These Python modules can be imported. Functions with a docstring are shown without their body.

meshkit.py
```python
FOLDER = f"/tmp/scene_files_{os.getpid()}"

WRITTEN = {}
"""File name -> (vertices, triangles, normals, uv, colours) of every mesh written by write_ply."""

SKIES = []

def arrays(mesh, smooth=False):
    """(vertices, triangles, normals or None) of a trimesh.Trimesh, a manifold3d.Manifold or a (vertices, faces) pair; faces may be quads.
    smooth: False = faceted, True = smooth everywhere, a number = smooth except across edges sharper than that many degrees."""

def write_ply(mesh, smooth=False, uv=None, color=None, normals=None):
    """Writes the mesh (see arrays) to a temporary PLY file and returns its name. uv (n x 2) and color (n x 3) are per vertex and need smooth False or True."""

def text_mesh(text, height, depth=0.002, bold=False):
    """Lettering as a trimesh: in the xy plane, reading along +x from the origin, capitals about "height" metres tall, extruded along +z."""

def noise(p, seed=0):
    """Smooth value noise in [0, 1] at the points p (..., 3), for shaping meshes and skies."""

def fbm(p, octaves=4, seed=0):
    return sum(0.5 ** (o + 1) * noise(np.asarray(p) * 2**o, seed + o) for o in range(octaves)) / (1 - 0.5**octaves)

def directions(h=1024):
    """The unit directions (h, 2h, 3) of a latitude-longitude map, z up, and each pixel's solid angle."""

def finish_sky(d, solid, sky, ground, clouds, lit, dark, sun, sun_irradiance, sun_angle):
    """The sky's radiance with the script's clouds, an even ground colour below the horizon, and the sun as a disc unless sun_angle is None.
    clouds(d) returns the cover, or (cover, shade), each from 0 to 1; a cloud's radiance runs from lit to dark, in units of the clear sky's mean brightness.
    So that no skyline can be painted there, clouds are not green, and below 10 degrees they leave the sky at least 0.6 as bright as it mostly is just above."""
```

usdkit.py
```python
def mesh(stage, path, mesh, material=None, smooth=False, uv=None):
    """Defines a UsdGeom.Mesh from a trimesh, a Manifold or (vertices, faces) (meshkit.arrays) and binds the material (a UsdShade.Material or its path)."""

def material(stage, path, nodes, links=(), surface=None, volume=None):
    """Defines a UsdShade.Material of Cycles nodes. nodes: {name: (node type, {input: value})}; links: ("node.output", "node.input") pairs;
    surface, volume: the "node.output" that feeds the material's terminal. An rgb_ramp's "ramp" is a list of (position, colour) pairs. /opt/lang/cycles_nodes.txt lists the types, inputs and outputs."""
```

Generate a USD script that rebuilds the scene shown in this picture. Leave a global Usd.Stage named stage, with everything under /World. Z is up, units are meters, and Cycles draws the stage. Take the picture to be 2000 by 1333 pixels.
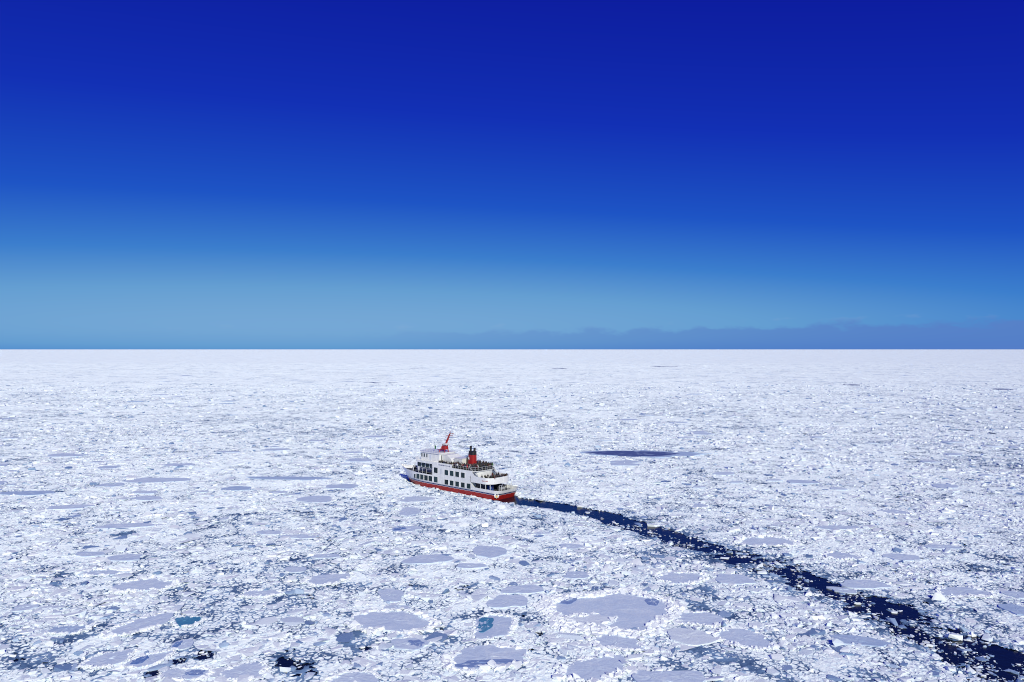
import math
import numpy as np
import trimesh
import manifold3d as m3
import usdkit
import meshkit
from pxr import Usd, UsdGeom, UsdLux, UsdShade, Gf, Sdf, Vt

stage = Usd.Stage.CreateInMemory()
world = UsdGeom.Xform.Define(stage, '/World')
stage.SetDefaultPrim(world.GetPrim())
UsdGeom.Scope.Define(stage, '/World/Looks')

# ------------------------------------------------------------------ camera, sky, sun, exposure
CAM_H = 44.0
FOCAL_PX = 1430.0                       # focal length in pixels of the 2000-pixel-wide photograph
PITCH = math.atan(15.5 / FOCAL_PX)      # the horizon lies a little below the middle
cam = UsdGeom.Camera.Define(stage, '/World/camera')
cam.CreateHorizontalApertureAttr(36.0)
cam.CreateFocalLengthAttr(36.0 * FOCAL_PX / 2000)
cam.CreateClippingRangeAttr(Gf.Vec2f(1.0, 200000.0))
cam.CreateExposureAttr(0.0)
xc = UsdGeom.Xformable(cam)
xc.AddTranslateOp().Set((0, 0, CAM_H))
xc.AddRotateXOp().Set(90 + math.degrees(PITCH))

SUN_EL = math.radians(31.0)
SUN_ROT = math.radians(165.0)
sky = UsdLux.DomeLight.Define(stage, '/World/sky')
sky.GetPrim().SetCustomDataByKey('kind', 'structure')
S = 0.1
ramp = [(0.0, (.0026, .008, .25)), (.09, (.0038, .0105, .335)), (.145, (.0062, .030, .46)), (.215, (.013, .090, .56)), (.285, (.045, .21, .61)),
        (.35, (.13, .345, .645)), (.40, (.18, .39, .67)), (.60, (.42, .60, .84)), (1.0, (1.1, 1.1, 1.15))]
# a bank of low cloud far out over the sea, thicker in some directions than in others
sky_mat = usdkit.material(stage, '/World/Looks/sky', {
    's': ('sky_texture', dict(sky_type='single_scattering', sun_disc=False, sun_elevation=SUN_EL, sun_rotation=SUN_ROT, altitude=0.0,
                              air_density=1.0, aerosol_density=0.3, ozone_density=3.0)),
    'bw': ('rgb_to_bw', {}), 'k': ('math', dict(math_type='multiply', value2=0.91 * S / 2)),
    'r': ('rgb_ramp', {'ramp': ramp}),
    'tc': ('texture_coordinate', {}),
    'sep': ('separate_xyz', {}),
    'mp': ('mapping', dict(scale=(24.0, 24.0, 70.0))),
    'n': ('noise_texture', dict(scale=1.0, detail=6.0, roughness=0.6)),
    'dir': ('vector_math', dict(math_type='dot_product', vector2=(math.sin(math.radians(62)), math.cos(math.radians(62)), 0.0))),      # the bank lies to the north-east
    'mp2': ('mapping', dict(scale=(5.0, 5.0, 0.0), location=(0.35, 1.1, 0.0))),
    'n2': ('noise_texture', dict(scale=1.0, detail=3.0, roughness=0.55)),
    'b1': ('map_range', dict(from_min=0.3, from_max=0.95, to_min=0.019, to_max=0.033, clamp=True)),     # height of the bank, per direction
    'b1b': ('math', dict(math_type='multiply_add', value2=0.012)),
    'b2': ('math', dict(math_type='multiply_add', value2=0.034, value3=-0.021)),                        # its ragged top
    'top': ('math', dict(math_type='add')),
    'dif': ('math', dict(math_type='subtract')),
    'cov': ('map_range', dict(range_type='smoothstep', from_min=-0.003, from_max=0.006, to_min=0.0, to_max=1.0, clamp=True)),
    'den': ('map_range', dict(from_min=0.25, from_max=1.0, to_min=0.05, to_max=0.95, clamp=True)),
    'fac': ('math', dict(math_type='multiply')),
    'mix': ('mix_color', dict(b=(.10, .215, .57), use_clamp=False)),
    'edge': ('map_range', dict(range_type='smoothstep', from_min=-0.008, from_max=-0.001, to_min=0.0, to_max=1.0, clamp=True)),
    'edge2': ('math', dict(math_type='subtract', value1=1.0)),
    'edge3': ('math', dict(math_type='multiply')),
    'ef': ('math', dict(math_type='multiply')), 'ek': ('map_range', dict(from_min=0.56, from_max=0.68, to_min=0.0, to_max=0.10, clamp=True)),
    'mix2': ('mix_color', dict(b=(.36, .47, .68), use_clamp=False)),
    'bg': ('background_shader', {'strength': S}),
    'boost': ('vector_math', dict(math_type='scale', scale=1 / S)),
}, [('s.color', 'bw.color'), ('bw.val', 'k.value1'), ('k.value', 'r.fac'),
    ('tc.generated', 'mp.vector'), ('mp.vector', 'n.vector'), ('tc.generated', 'mp2.vector'), ('mp2.vector', 'n2.vector'),
    ('tc.generated', 'sep.vector'), ('tc.generated', 'dir.vector1'), ('dir.value', 'b1.value'), ('n2.fac', 'b1b.value1'), ('b1.result', 'b1b.value3'), ('n.fac', 'b2.value1'), ('b1b.value', 'top.value1'), ('b2.value', 'top.value2'),
    ('top.value', 'dif.value1'), ('sep.z', 'dif.value2'), ('dif.value', 'cov.value'), ('dir.value', 'den.value'),
    ('cov.result', 'fac.value1'), ('den.result', 'fac.value2'), ('r.color', 'mix.a'), ('fac.value', 'mix.fac'),
    ('dif.value', 'edge.value'), ('cov.result', 'edge2.value2'), ('edge.result', 'edge3.value1'), ('edge2.value', 'edge3.value2'),
    ('n.fac', 'ek.value'), ('edge3.value', 'ef.value1'), ('ek.result', 'ef.value2'),
    ('mix.result', 'mix2.a'), ('ef.value', 'mix2.fac'),
    ('mix2.result', 'boost.vector1'), ('boost.vector', 'bg.color')], surface='bg.background')
UsdShade.MaterialBindingAPI.Apply(sky.GetPrim()).Bind(sky_mat)
sun = UsdLux.DistantLight.Define(stage, '/World/sun')
sun.CreateIntensityAttr(0.94)
sun.CreateAngleAttr(0.5)
sun.CreateNormalizeAttr(True)
sun.CreateColorAttr(Gf.Vec3f(1.0, 0.98, 0.80))
SUN = np.array([math.sin(SUN_ROT) * math.cos(SUN_EL), math.cos(SUN_ROT) * math.cos(SUN_EL), math.sin(SUN_EL)])
UsdGeom.Xformable(sun).AddOrientOp(UsdGeom.XformOp.PrecisionDouble).Set(Gf.Quatd(Gf.Rotation(Gf.Vec3d(0, 0, 1), Gf.Vec3d(*SUN)).GetQuat()))

# ------------------------------------------------------------------ helpers
rng = np.random.default_rng(7)
used = {}


def numbered(path):
    n = used.get(path, 0)
    used[path] = n + 1
    return path if n == 0 else f'{path}_{n:03d}'


def path_of(name, parent):
    return numbered((str(parent.GetPath()) if parent else '/World') + '/' + name)


def tag(p, label=None, cat=None, group=None, kind=None):
    p = p.GetPrim()
    for k, v in (('label', label), ('category', cat), ('group', group), ('kind', kind)):
        if v:
            p.SetCustomDataByKey(k, v)
    return p


def obj(name, mesh, mat, parent=None, smooth=False):
    return usdkit.mesh(stage, path_of(name, parent), mesh, mat, smooth=smooth).GetPrim()


def thing(name, label, cat, loc=(0, 0, 0), rz=0.0, group=None):
    x = UsdGeom.Xform.Define(stage, path_of(name, None))
    x.AddTranslateOp().Set(tuple(float(c) for c in loc))
    x.AddRotateZOp().Set(float(rz))
    return tag(x, label, cat, group)


def at(px, py, z=0.0):
    """The point at height z that the photograph shows at this pixel."""
    a, b = (px - 1000) / FOCAL_PX, (666.5 - py) / FOCAL_PX
    d = np.array([a, math.cos(PITCH) - b * math.sin(PITCH), math.sin(PITCH) + b * math.cos(PITCH)])
    return np.array([0, 0, CAM_H]) + d * ((z - CAM_H) / d[2])


def fbm(x, y, scale, octaves=3, seed=0):
    x = np.asarray(x, float)
    return meshkit.fbm(np.stack([x * scale + 1000.3, np.asarray(y, float) * scale + 1000.7, np.full_like(x, 0.5 + seed)], -1), octaves, seed)


def box(x0, x1, y0, y1, z0, z1):
    m = trimesh.creation.box((x1 - x0, y1 - y0, z1 - z0))
    m.apply_translation(((x0 + x1) / 2, (y0 + y1) / 2, (z0 + z1) / 2))
    return m


def bar(a, b, r, n=6):
    a, b = np.asarray(a, float), np.asarray(b, float)
    return trimesh.creation.cylinder(r, segment=[a, b], sections=n)


cat_ = trimesh.util.concatenate


def extrude(poly, z0, z1):
    from shapely.geometry import Polygon
    p = Polygon(poly) if not hasattr(poly, 'exterior') else poly
    m = trimesh.creation.extrude_polygon(p.buffer(0), z1 - z0, engine='earcut')
    m.apply_translation((0, 0, z0))
    return m


def mat(name, color, rough=0.6, **kw):
    return usdkit.material(stage, f'/World/Looks/{name}', {'p': ('principled_bsdf', dict(base_color=color, roughness=rough, **kw))}, surface='p.BSDF')


def paint(name, color, rough=0.4, wear=0.12, scale=1.2):
    """Ship's paint: slight weathering in tone."""
    c = np.array(color)
    return usdkit.material(stage, f'/World/Looks/{name}', {
        'g': ('texture_coordinate', {}), 'mp': ('mapping', dict(scale=(1.6, 1.6, 0.22))), 'n': ('noise_texture', dict(scale=scale, detail=6.0, roughness=0.65)),
        'r': ('rgb_ramp', {'ramp': [(0.3, tuple(c * (1 - wear))), (0.6, tuple(c))]}),
        'p': ('principled_bsdf', dict(roughness=rough))},
        [('g.object', 'mp.vector'), ('mp.vector', 'n.vector'), ('n.fac', 'r.fac'), ('r.color', 'p.base_color')], surface='p.BSDF')


# ------------------------------------------------------------------ materials of sea and ice
sea_mat = usdkit.material(stage, '/World/Looks/sea_water', {
    'g': ('geometry', {}), 'n': ('noise_texture', dict(scale=0.9, detail=4.0, roughness=0.55)),
    'b': ('bump', dict(strength=0.35, distance=0.12)),
    'p': ('principled_bsdf', dict(base_color=(.005, .009, .016), roughness=0.2, ior=1.33, specular_ior_level=0.32))},
    [('g.position', 'n.vector'), ('n.fac', 'b.height'), ('b.normal', 'p.normal')], surface='p.BSDF')

SNOW = (.83, .885, .895)
WET = (.20, .30, .46)


def sheet_material():
    """Snowy white pack ice, split by dark wet cracks that widen where the cover is thin."""
    return usdkit.material(stage, '/World/Looks/pack_ice', {
        'g': ('geometry', {}),
        'a': ('attribute', {'attribute': 'cover'}), 'fi': ('attribute', {'attribute': 'fine'}),
        'n1': ('noise_texture', dict(scale=1.3, detail=5.0, roughness=0.62)),
        'n2': ('noise_texture', dict(scale=0.16, detail=5.0, roughness=0.62, distortion=0.6)),
        'n3': ('noise_texture', dict(scale=0.012, detail=6.0, roughness=0.66)),
        # how whole the ice is here
        's2': ('math', dict(math_type='multiply_add', value2=0.85)),
        's3': ('math', dict(math_type='multiply_add', value2=0.55, value3=-0.70)),
        'c': ('math', dict(math_type='add')),
        # crack networks of small and of large pieces, with ragged lines
        'wob': ('vector_math', dict(math_type='scale', scale=0.9)),
        'pos': ('vector_math', dict(math_type='add')),
        'v1': ('voronoi_texture', dict(dimensions='2D', feature='distance_to_edge', scale=0.95)),
        'v2': ('voronoi_texture', dict(dimensions='2D', feature='distance_to_edge', scale=0.22)),
        't1': ('map_range', dict(from_min=0.10, from_max=0.58, to_min=0.40, to_max=-0.02, clamp=True)),
        't2': ('map_range', dict(from_min=0.10, from_max=0.54, to_min=0.26, to_max=-0.02, clamp=True)),
        'd1': ('math', dict(math_type='subtract')), 'd2': ('math', dict(math_type='subtract')),
        'k1': ('map_range', dict(range_type='smoothstep', from_min=-0.03, from_max=0.05, to_min=0.0, to_max=1.0, clamp=True)),
        'k2': ('map_range', dict(range_type='smoothstep', from_min=-0.02, from_max=0.04, to_min=0.0, to_max=1.0, clamp=True)),
        'k1f': ('math', dict(math_type='multiply')),
        'k': ('math', dict(math_type='maximum')),
        'snow': ('rgb_ramp', {'ramp': [(.30, (.56, .68, .78)), (.46, (.76, .83, .87)), (.58, SNOW), (1.0, (.88, .905, .91))]}),
        'darkr': ('rgb_ramp', {'ramp': [(.35, (.045, .085, .19)), (.60, (.16, .26, .44))]}),
        'mix': ('mix_color', dict(use_clamp=False)),
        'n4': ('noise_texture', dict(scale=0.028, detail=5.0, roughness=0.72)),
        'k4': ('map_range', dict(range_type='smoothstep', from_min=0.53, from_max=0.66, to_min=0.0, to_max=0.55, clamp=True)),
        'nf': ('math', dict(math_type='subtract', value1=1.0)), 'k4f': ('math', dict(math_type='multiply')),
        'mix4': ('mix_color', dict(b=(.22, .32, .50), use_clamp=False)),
        'bu': ('bump', dict(strength=0.8, distance=0.30)),
        'p': ('diffuse_bsdf', dict(roughness=0.4))},
        [('g.position', 'n1.vector'), ('g.position', 'n2.vector'), ('g.position', 'n3.vector'),
         ('n3.fac', 's3.value1'), ('n2.fac', 's2.value1'), ('s3.value', 's2.value3'), ('s2.value', 'c.value1'), ('a.fac', 'c.value2'),
         ('n1.color', 'wob.vector1'), ('g.position', 'pos.vector1'), ('wob.vector', 'pos.vector2'), ('pos.vector', 'v1.vector'), ('pos.vector', 'v2.vector'),
         ('c.value', 't1.value'), ('c.value', 't2.value'), ('t1.result', 'd1.value1'), ('v1.distance', 'd1.value2'), ('t2.result', 'd2.value1'), ('v2.distance', 'd2.value2'),
         ('d1.value', 'k1.value'), ('d2.value', 'k2.value'), ('k1.result', 'k1f.value1'), ('fi.fac', 'k1f.value2'), ('k1f.value', 'k.value1'), ('k2.result', 'k.value2'),
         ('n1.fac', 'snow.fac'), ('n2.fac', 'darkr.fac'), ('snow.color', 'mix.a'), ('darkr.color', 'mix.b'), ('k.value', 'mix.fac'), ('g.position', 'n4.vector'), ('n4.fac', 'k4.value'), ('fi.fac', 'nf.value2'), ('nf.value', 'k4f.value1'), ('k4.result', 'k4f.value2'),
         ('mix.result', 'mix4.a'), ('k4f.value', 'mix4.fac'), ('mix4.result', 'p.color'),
         ('n1.fac', 'bu.height'), ('bu.normal', 'p.normal')], surface='p.BSDF')


def ice_material(name, stops, rough=0.5, fine=3.0, share=0.35):
    return usdkit.material(stage, f'/World/Looks/{name}', {
        'g': ('geometry', {}), 'o': ('object_info', {}),
        'n': ('noise_texture', dict(scale=fine, detail=4.0, roughness=0.6)),
        'm': ('mix_float', dict(fac=share)),
        'r': ('rgb_ramp', {'ramp': stops}),
        'b': ('bump', dict(strength=0.6, distance=0.08)),
        'p': ('principled_bsdf', dict(roughness=rough, specular_ior_level=0.3))},
        [('g.position', 'n.vector'), ('o.random', 'm.a'), ('n.fac', 'm.b'), ('m.result', 'r.fac'), ('r.color', 'p.base_color'),
         ('n.fac', 'b.height'), ('b.normal', 'p.normal')], surface='p.BSDF')


snow_mat = ice_material('snowy_ice', [(0.0, (.60, .71, .80)), (.35, (.78, .845, .87)), (1.0, (.88, .90, .90))], 0.6)
wet_mat = ice_material('wet_ice', [(0.0, (.10, .17, .30)), (.45, (.24, .35, .52)), (1.0, (.55, .66, .78))], 0.35)
rim_mat = ice_material('rim_snow', [(0.0, (.80, .86, .88)), (1.0, (.90, .915, .91))], 0.7, fine=2.0, share=0.9)


def slab_material(name, c, c2):
    return usdkit.material(stage, f'/World/Looks/{name}', {
        'g': ('geometry', {}), 'o': ('object_info', {}),
        'n': ('noise_texture', dict(scale=0.30, detail=7.0, roughness=0.66, distortion=1.2)),
        'n2': ('noise_texture', dict(scale=2.2, detail=4.0, roughness=0.6)),
        'm': ('mix_float', dict(fac=0.35)),
        'r': ('rgb_ramp', {'ramp': [(.36, c), (.50, tuple(np.array(c) * .8 + np.array(c2) * .2)), (.66, c2)]}),
        'b': ('bump', dict(strength=0.5, distance=0.10)),
        'p': ('principled_bsdf', dict(roughness=0.55, specular_ior_level=0.3))},
        [('g.position', 'n.vector'), ('g.position', 'n2.vector'), ('n.fac', 'm.a'), ('n2.fac', 'm.b'), ('m.result', 'r.fac'), ('r.color', 'p.base_color'),
         ('n2.fac', 'b.height'), ('b.normal', 'p.normal')], surface='p.BSDF')


slab_pale = slab_material('flat_ice_pale', (.585, .685, .80), (.78, .845, .875))
slab_grey = slab_material('flat_ice_grey', (.55, .65, .775), (.74, .81, .855))
slab_new = slab_material('new_ice', (.06, .085, .23), (.22, .28, .46))
slab_blue = slab_material('flat_ice_blue', (.40, .52, .69), (.62, .71, .80))
pool_teal = slab_material('pool_teal', (.05, .22, .38), (.20, .42, .56))
pool_blue = slab_material('pool_blue', (.10, .20, .46), (.32, .44, .64))
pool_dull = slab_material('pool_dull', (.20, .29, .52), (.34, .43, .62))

# ------------------------------------------------------------------ sea
R = 70000.0
sea = obj('sea', (np.array([[-R, -3000, 0], [R, -3000, 0], [R, R, 0], [-R, R, 0.]]), np.array([[0, 1, 2, 3]])), sea_mat)
tag(sea, kind='structure')

# ------------------------------------------------------------------ where there is open water
UP = [(985, 968), (1010, 971), (1100, 984), (1200, 1004), (1300, 1034), (1400, 1064), (1500, 1089), (1600, 1124), (1700, 1160), (1800, 1200), (1900, 1245), (2000, 1284), (2100, 1330), (2250, 1400)]
LO = [(955, 978.5), (1050, 993), (1130, 1006), (1200, 1029), (1300, 1060), (1400, 1096), (1500, 1131), (1600, 1172), (1700, 1218), (1800, 1272), (1900, 1325), (2000, 1380), (2100, 1440)]
up = np.array([at(*p)[:2] for p in UP])
lo = np.array([at(*p)[:2] for p in LO])


def resample(p, n):
    d = np.r_[0, np.cumsum(np.linalg.norm(np.diff(p, axis=0), axis=1))]
    s = np.linspace(0, d[-1], n)
    return np.stack([np.interp(s, d, p[:, k]) for k in (0, 1)], 1)


upr, lor = resample(up, 60), resample(lo, 60)
wake_mid, wake_half = (upr + lor) / 2, np.linalg.norm(upr - lor, axis=1) / 2 * np.linspace(.86, 1.08, 60)
from scipy.spatial import cKDTree
wake_fine = resample(wake_mid, 600)
wake_tree = cKDTree(wake_fine)
wake_half_fine = np.interp(np.linspace(0, 1, 600), np.linspace(0, 1, 60), wake_half)


def wake(x, y):
    """(signed distance across the wake in half widths, 0 at the ship .. 1 at the frame's edge)."""
    d, i = wake_tree.query(np.stack([np.ravel(x), np.ravel(y)], 1))
    near = wake_fine[i]
    tang = wake_fine[np.minimum(i + 1, 599)] - wake_fine[np.maximum(i - 1, 0)]
    side = np.sign(tang[:, 0] * (np.ravel(y) - near[:, 1]) - tang[:, 1] * (np.ravel(x) - near[:, 0]))
    return (side * d / wake_half_fine[i]).reshape(np.shape(x)), (i / 599.0).reshape(np.shape(x))


# openings in the pack: pixel centre, width, height, slant, openness
OPEN = [(398, 1279, 52, 22, -.2, .9), (352, 1290, 46, 20, -.2, .9), (316, 1303, 40, 18, 0, .85), (362, 1272, 40, 10, 0, .6), (300, 1316, 30, 16, 0, .7), (700, 1262, 70, 34, 0.2, .64), (716, 1268, 30, 12, 0, .85), (585, 1303, 120, 40, 0.25, .64), (560, 1296, 34, 14, .2, .8), (614, 1316, 30, 12, .1, .75), (875, 1246, 90, 44, 0, .6),
        (930, 1150, 60, 22, 0, .5), (225, 1045, 60, 8, -.1, .6), (165, 1042, 40, 6, 0, .55), (1385, 1150, 30, 30, 0, .5), (1360, 1190, 70, 30, 0.3, .5), (1130, 1115, 60, 10, 0, .6),
        (810, 1146, 60, 14, 0.1, .5), (690, 1200, 60, 14, .2, .45), (1310, 1300, 70, 40, .3, .5), (1240, 1285, 40, 40, .2, .55), (1420, 1290, 120, 26, .3, .55), (1490, 1312, 120, 26, .3, .55),
        (1700, 1320, 90, 26, .2, .5), (150, 1245, 80, 24, -.2, .5), (60, 1290, 90, 30, 0, .5), (180, 1290, 40, 36, -.3, .5), (110, 1136, 50, 16, .5, .6), (30, 1198, 40, 20, 0, .55),
                (560, 937, 170, 5, .01, .4), (50, 963, 100, 6, -.02, .45), (795, 1034, 40, 6, 0, .5), (1075, 985 + 60, 30, 5, 0, .4), (900, 753, 26, 2, 0, .6), (1000, 753, 26, 2, 0, .5),
        (1740, 842, 60, 4, 0, .4), (1885, 841, 26, 4, 0, .7), (1580, 849, 22, 3, 0, .7), (1945, 838, 70, 5, .05, .5), (15, 862, 30, 4, 0, .6), (1890, 1082, 90, 14, .1, .35), (1990, 1120, 60, 14, 0, .4), (730, 980 + 70, 30, 6, 0, .3)]
open_world = []
for px, py, w, h, sl, o in OPEN:
    o = o if o > .65 else o * .72
    c = at(px, py)
    wx = w / 2 * c[1] / FOCAL_PX
    wy = max(abs(at(px, py - h / 2)[1] - at(px, py + h / 2)[1]) / 2, 0.5)
    open_world.append((c[0], c[1], wx, wy, -sl * wy / wx * w / h if h else 0, o))

SHIP_O, SHIP_A = np.array([-2.3, 217.0]), math.atan2(.67, -.743)
SH, SP = np.array([math.cos(SHIP_A), math.sin(SHIP_A)]), np.array([-math.sin(SHIP_A), math.cos(SHIP_A)])


def ship_coords(x, y):
    dx, dy = np.asarray(x) - SHIP_O[0], np.asarray(y) - SHIP_O[1]
    return dx * SH[0] + dy * SH[1], dx * SP[0] + dy * SP[1]


def openness(x, y):
    """0 = packed ice .. 1 = open water."""
    x, y = np.asarray(x, float), np.asarray(y, float)
    ragged = fbm(x, y, 0.55, 3, 3) - 0.5
    lobes = fbm(x, y, 0.17, 2, 5) - 0.5
    o = np.zeros_like(x)
    for cx, cy, wx, wy, sl, v in open_world:
        near = (np.abs(x - cx) < 1.6 * wx) & (np.abs(y - cy) < 1.6 * wy + abs(sl) * wx)
        if near.any():
            dx, dy = (x[near] - cx) / wx, (y[near] - cy - sl * (x[near] - cx)) / wy
            r = np.sqrt(dx * dx + dy * dy) + 1.3 * ragged[near] + 2.6 * lobes[near]
            o[near] = np.maximum(o[near], v * np.clip((1.15 - r) / 0.45, 0, 1))
    far = (y < 235)
    if far.any():
        d, s = wake(x[far], y[far])
        rag = ragged[far]
        edge = np.abs(d) + rag * (0.45 + 1.7 * s) + 1.5 * s * lobes[far]
        w = np.clip((1.08 - edge) / (0.10 + 0.25 * s), 0, 1)
        mush = np.clip((fbm(x[far], y[far], .16, 3, 46) - .47 + .10 * np.clip(-d, -1, 1)) * 6, 0, 1) * np.clip(s * 2.2 - .25, 0, 1)
        w = w * (1 - .60 * mush)
        w = np.maximum(w, .34 * np.clip((1.75 - edge) / .6, 0, 1) * np.clip(s * 2 + .35, 0, 1))
        o[far] = np.maximum(o[far], w * (y[far] < 219.5))
    t, v = ship_coords(x, y)
    o = np.maximum(o, ((t > -2.5) & (t < 44) & (np.abs(v) < 4.6 * np.clip((45 - t) / 14, 0, 1) ** .6)) * 1.0)
    return o


# ------------------------------------------------------------------ pack ice: the frozen mass between the floes, with relief
def wedge_grid(y0, y1, cell, margin=1.1):
    ys = np.arange(y0, y1 + cell, cell)
    half = math.ceil(y1 * 0.7 * margin / cell) * cell
    xs = np.arange(-half, half + cell, cell)
    X, Y = np.meshgrid(xs, ys)
    return X, Y


def band(y0, y1, cell, amp, hole, drop=0.0, seed=1):
    X, Y = wedge_grid(y0 - 2 * cell, y1, cell)
    g = np.random.default_rng(seed)
    X = X + g.uniform(-.38, .38, X.shape) * cell
    jit = g.uniform(-.38, .38, Y.shape) * cell
    jit[0] = jit[-1] = 0
    Y = Y + jit
    o = openness(X, Y)
    big = fbm(X, Y, 0.06, 3, 11)
    rough = g.random(X.shape) ** 2
    Z = 0.03 + amp * (0.15 + rough * (0.35 + 1.3 * np.clip(big - 0.35, 0, 1))) - drop
    Z = Z * (1 - 0.8 * o)
    Z[0] = -.6                              # the front edge dips under the nearer stretch
    ny, nx = X.shape
    idx = np.arange(nx * ny).reshape(ny, nx)
    a, b, c, d = idx[:-1, :-1], idx[:-1, 1:], idx[1:, 1:], idx[1:, :-1]
    cx, cy = (X[:-1, :-1] + X[1:, 1:]) / 2, (Y[:-1, :-1] + Y[1:, 1:]) / 2
    if y0 < 230:
        gap = np.clip(1 - np.abs(fbm(X, Y, .38, 3, 70) - .5) / .028, 0, 1) * (fbm(X, Y, .07, 2, 71) > .55)
        o = np.maximum(o, gap * .85)
    mo = (o[:-1, :-1] + o[1:, 1:] + o[:-1, 1:] + o[1:, :-1]) / 4
    keep = (np.abs(cx) < cy * 0.7 * 1.08 + 6) & (mo < hole)
    f = np.concatenate([np.stack([a, b, c], -1)[keep], np.stack([a, c, d], -1)[keep]])
    cover = 0.5 - 0.5 * o + 0.30 * (big - 0.5)
    return np.stack([X, Y, Z], -1).reshape(-1, 3), f, cover.ravel()


parts = []
for (y0, y1, cell, amp, hole, drop, base) in [(88, 160, 0.40, 0.22, .5, 0, -.02), (160, 230, 0.55, 0.25, .5, 0, .0), (230, 420, 0.9, 0.32, .5, 0, .01), (420, 900, 2.2, .7, .6, 0, .01), (900, 2200, 6.0, 1.2, .6, 0, .03)]:
    v, f, c = band(y0, y1, cell, amp, hole, drop, int(y0))
    parts.append((v, f, c + base))
# beyond: level sheet out to the horizon, finer near and coarser far
ys = np.r_[2185, 2600, 3200, 4200, 6000, 10000, 20000, 68000]
X = np.array([[-y * 1.1 - 400, -y * .5, 0, y * .5, y * 1.1 + 400] for y in ys])
Y = np.repeat(ys[:, None], 5, 1)
idx = np.arange(X.size).reshape(X.shape)
a, b, c, d = idx[:-1, :-1].ravel(), idx[:-1, 1:].ravel(), idx[1:, 1:].ravel(), idx[1:, :-1].ravel()
parts.append((np.stack([X, Y, np.full_like(X, 0.3)], -1).reshape(-1, 3), np.concatenate([np.stack([a, b, c], 1), np.stack([a, c, d], 1)]), np.full(X.size, 0.5 + .05)))
V, F, C, n = [], [], [], 0
for v, f, c in parts:
    V.append(v), F.append(f + n), C.append(c)
    n += len(v)
V, F, C = np.vstack(V), np.vstack(F), np.concatenate(C)
keepv = np.unique(F)
remap = np.zeros(len(V), int)
remap[keepv] = np.arange(len(keepv))
pack = usdkit.mesh(stage, path_of('pack_ice', None), (V[keepv], remap[F]), sheet_material())
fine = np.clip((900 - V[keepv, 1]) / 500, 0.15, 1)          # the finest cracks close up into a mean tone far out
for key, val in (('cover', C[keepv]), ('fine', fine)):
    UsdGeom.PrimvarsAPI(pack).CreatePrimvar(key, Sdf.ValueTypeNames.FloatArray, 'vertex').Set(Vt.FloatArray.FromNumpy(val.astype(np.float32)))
tag(pack, kind='structure')

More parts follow.
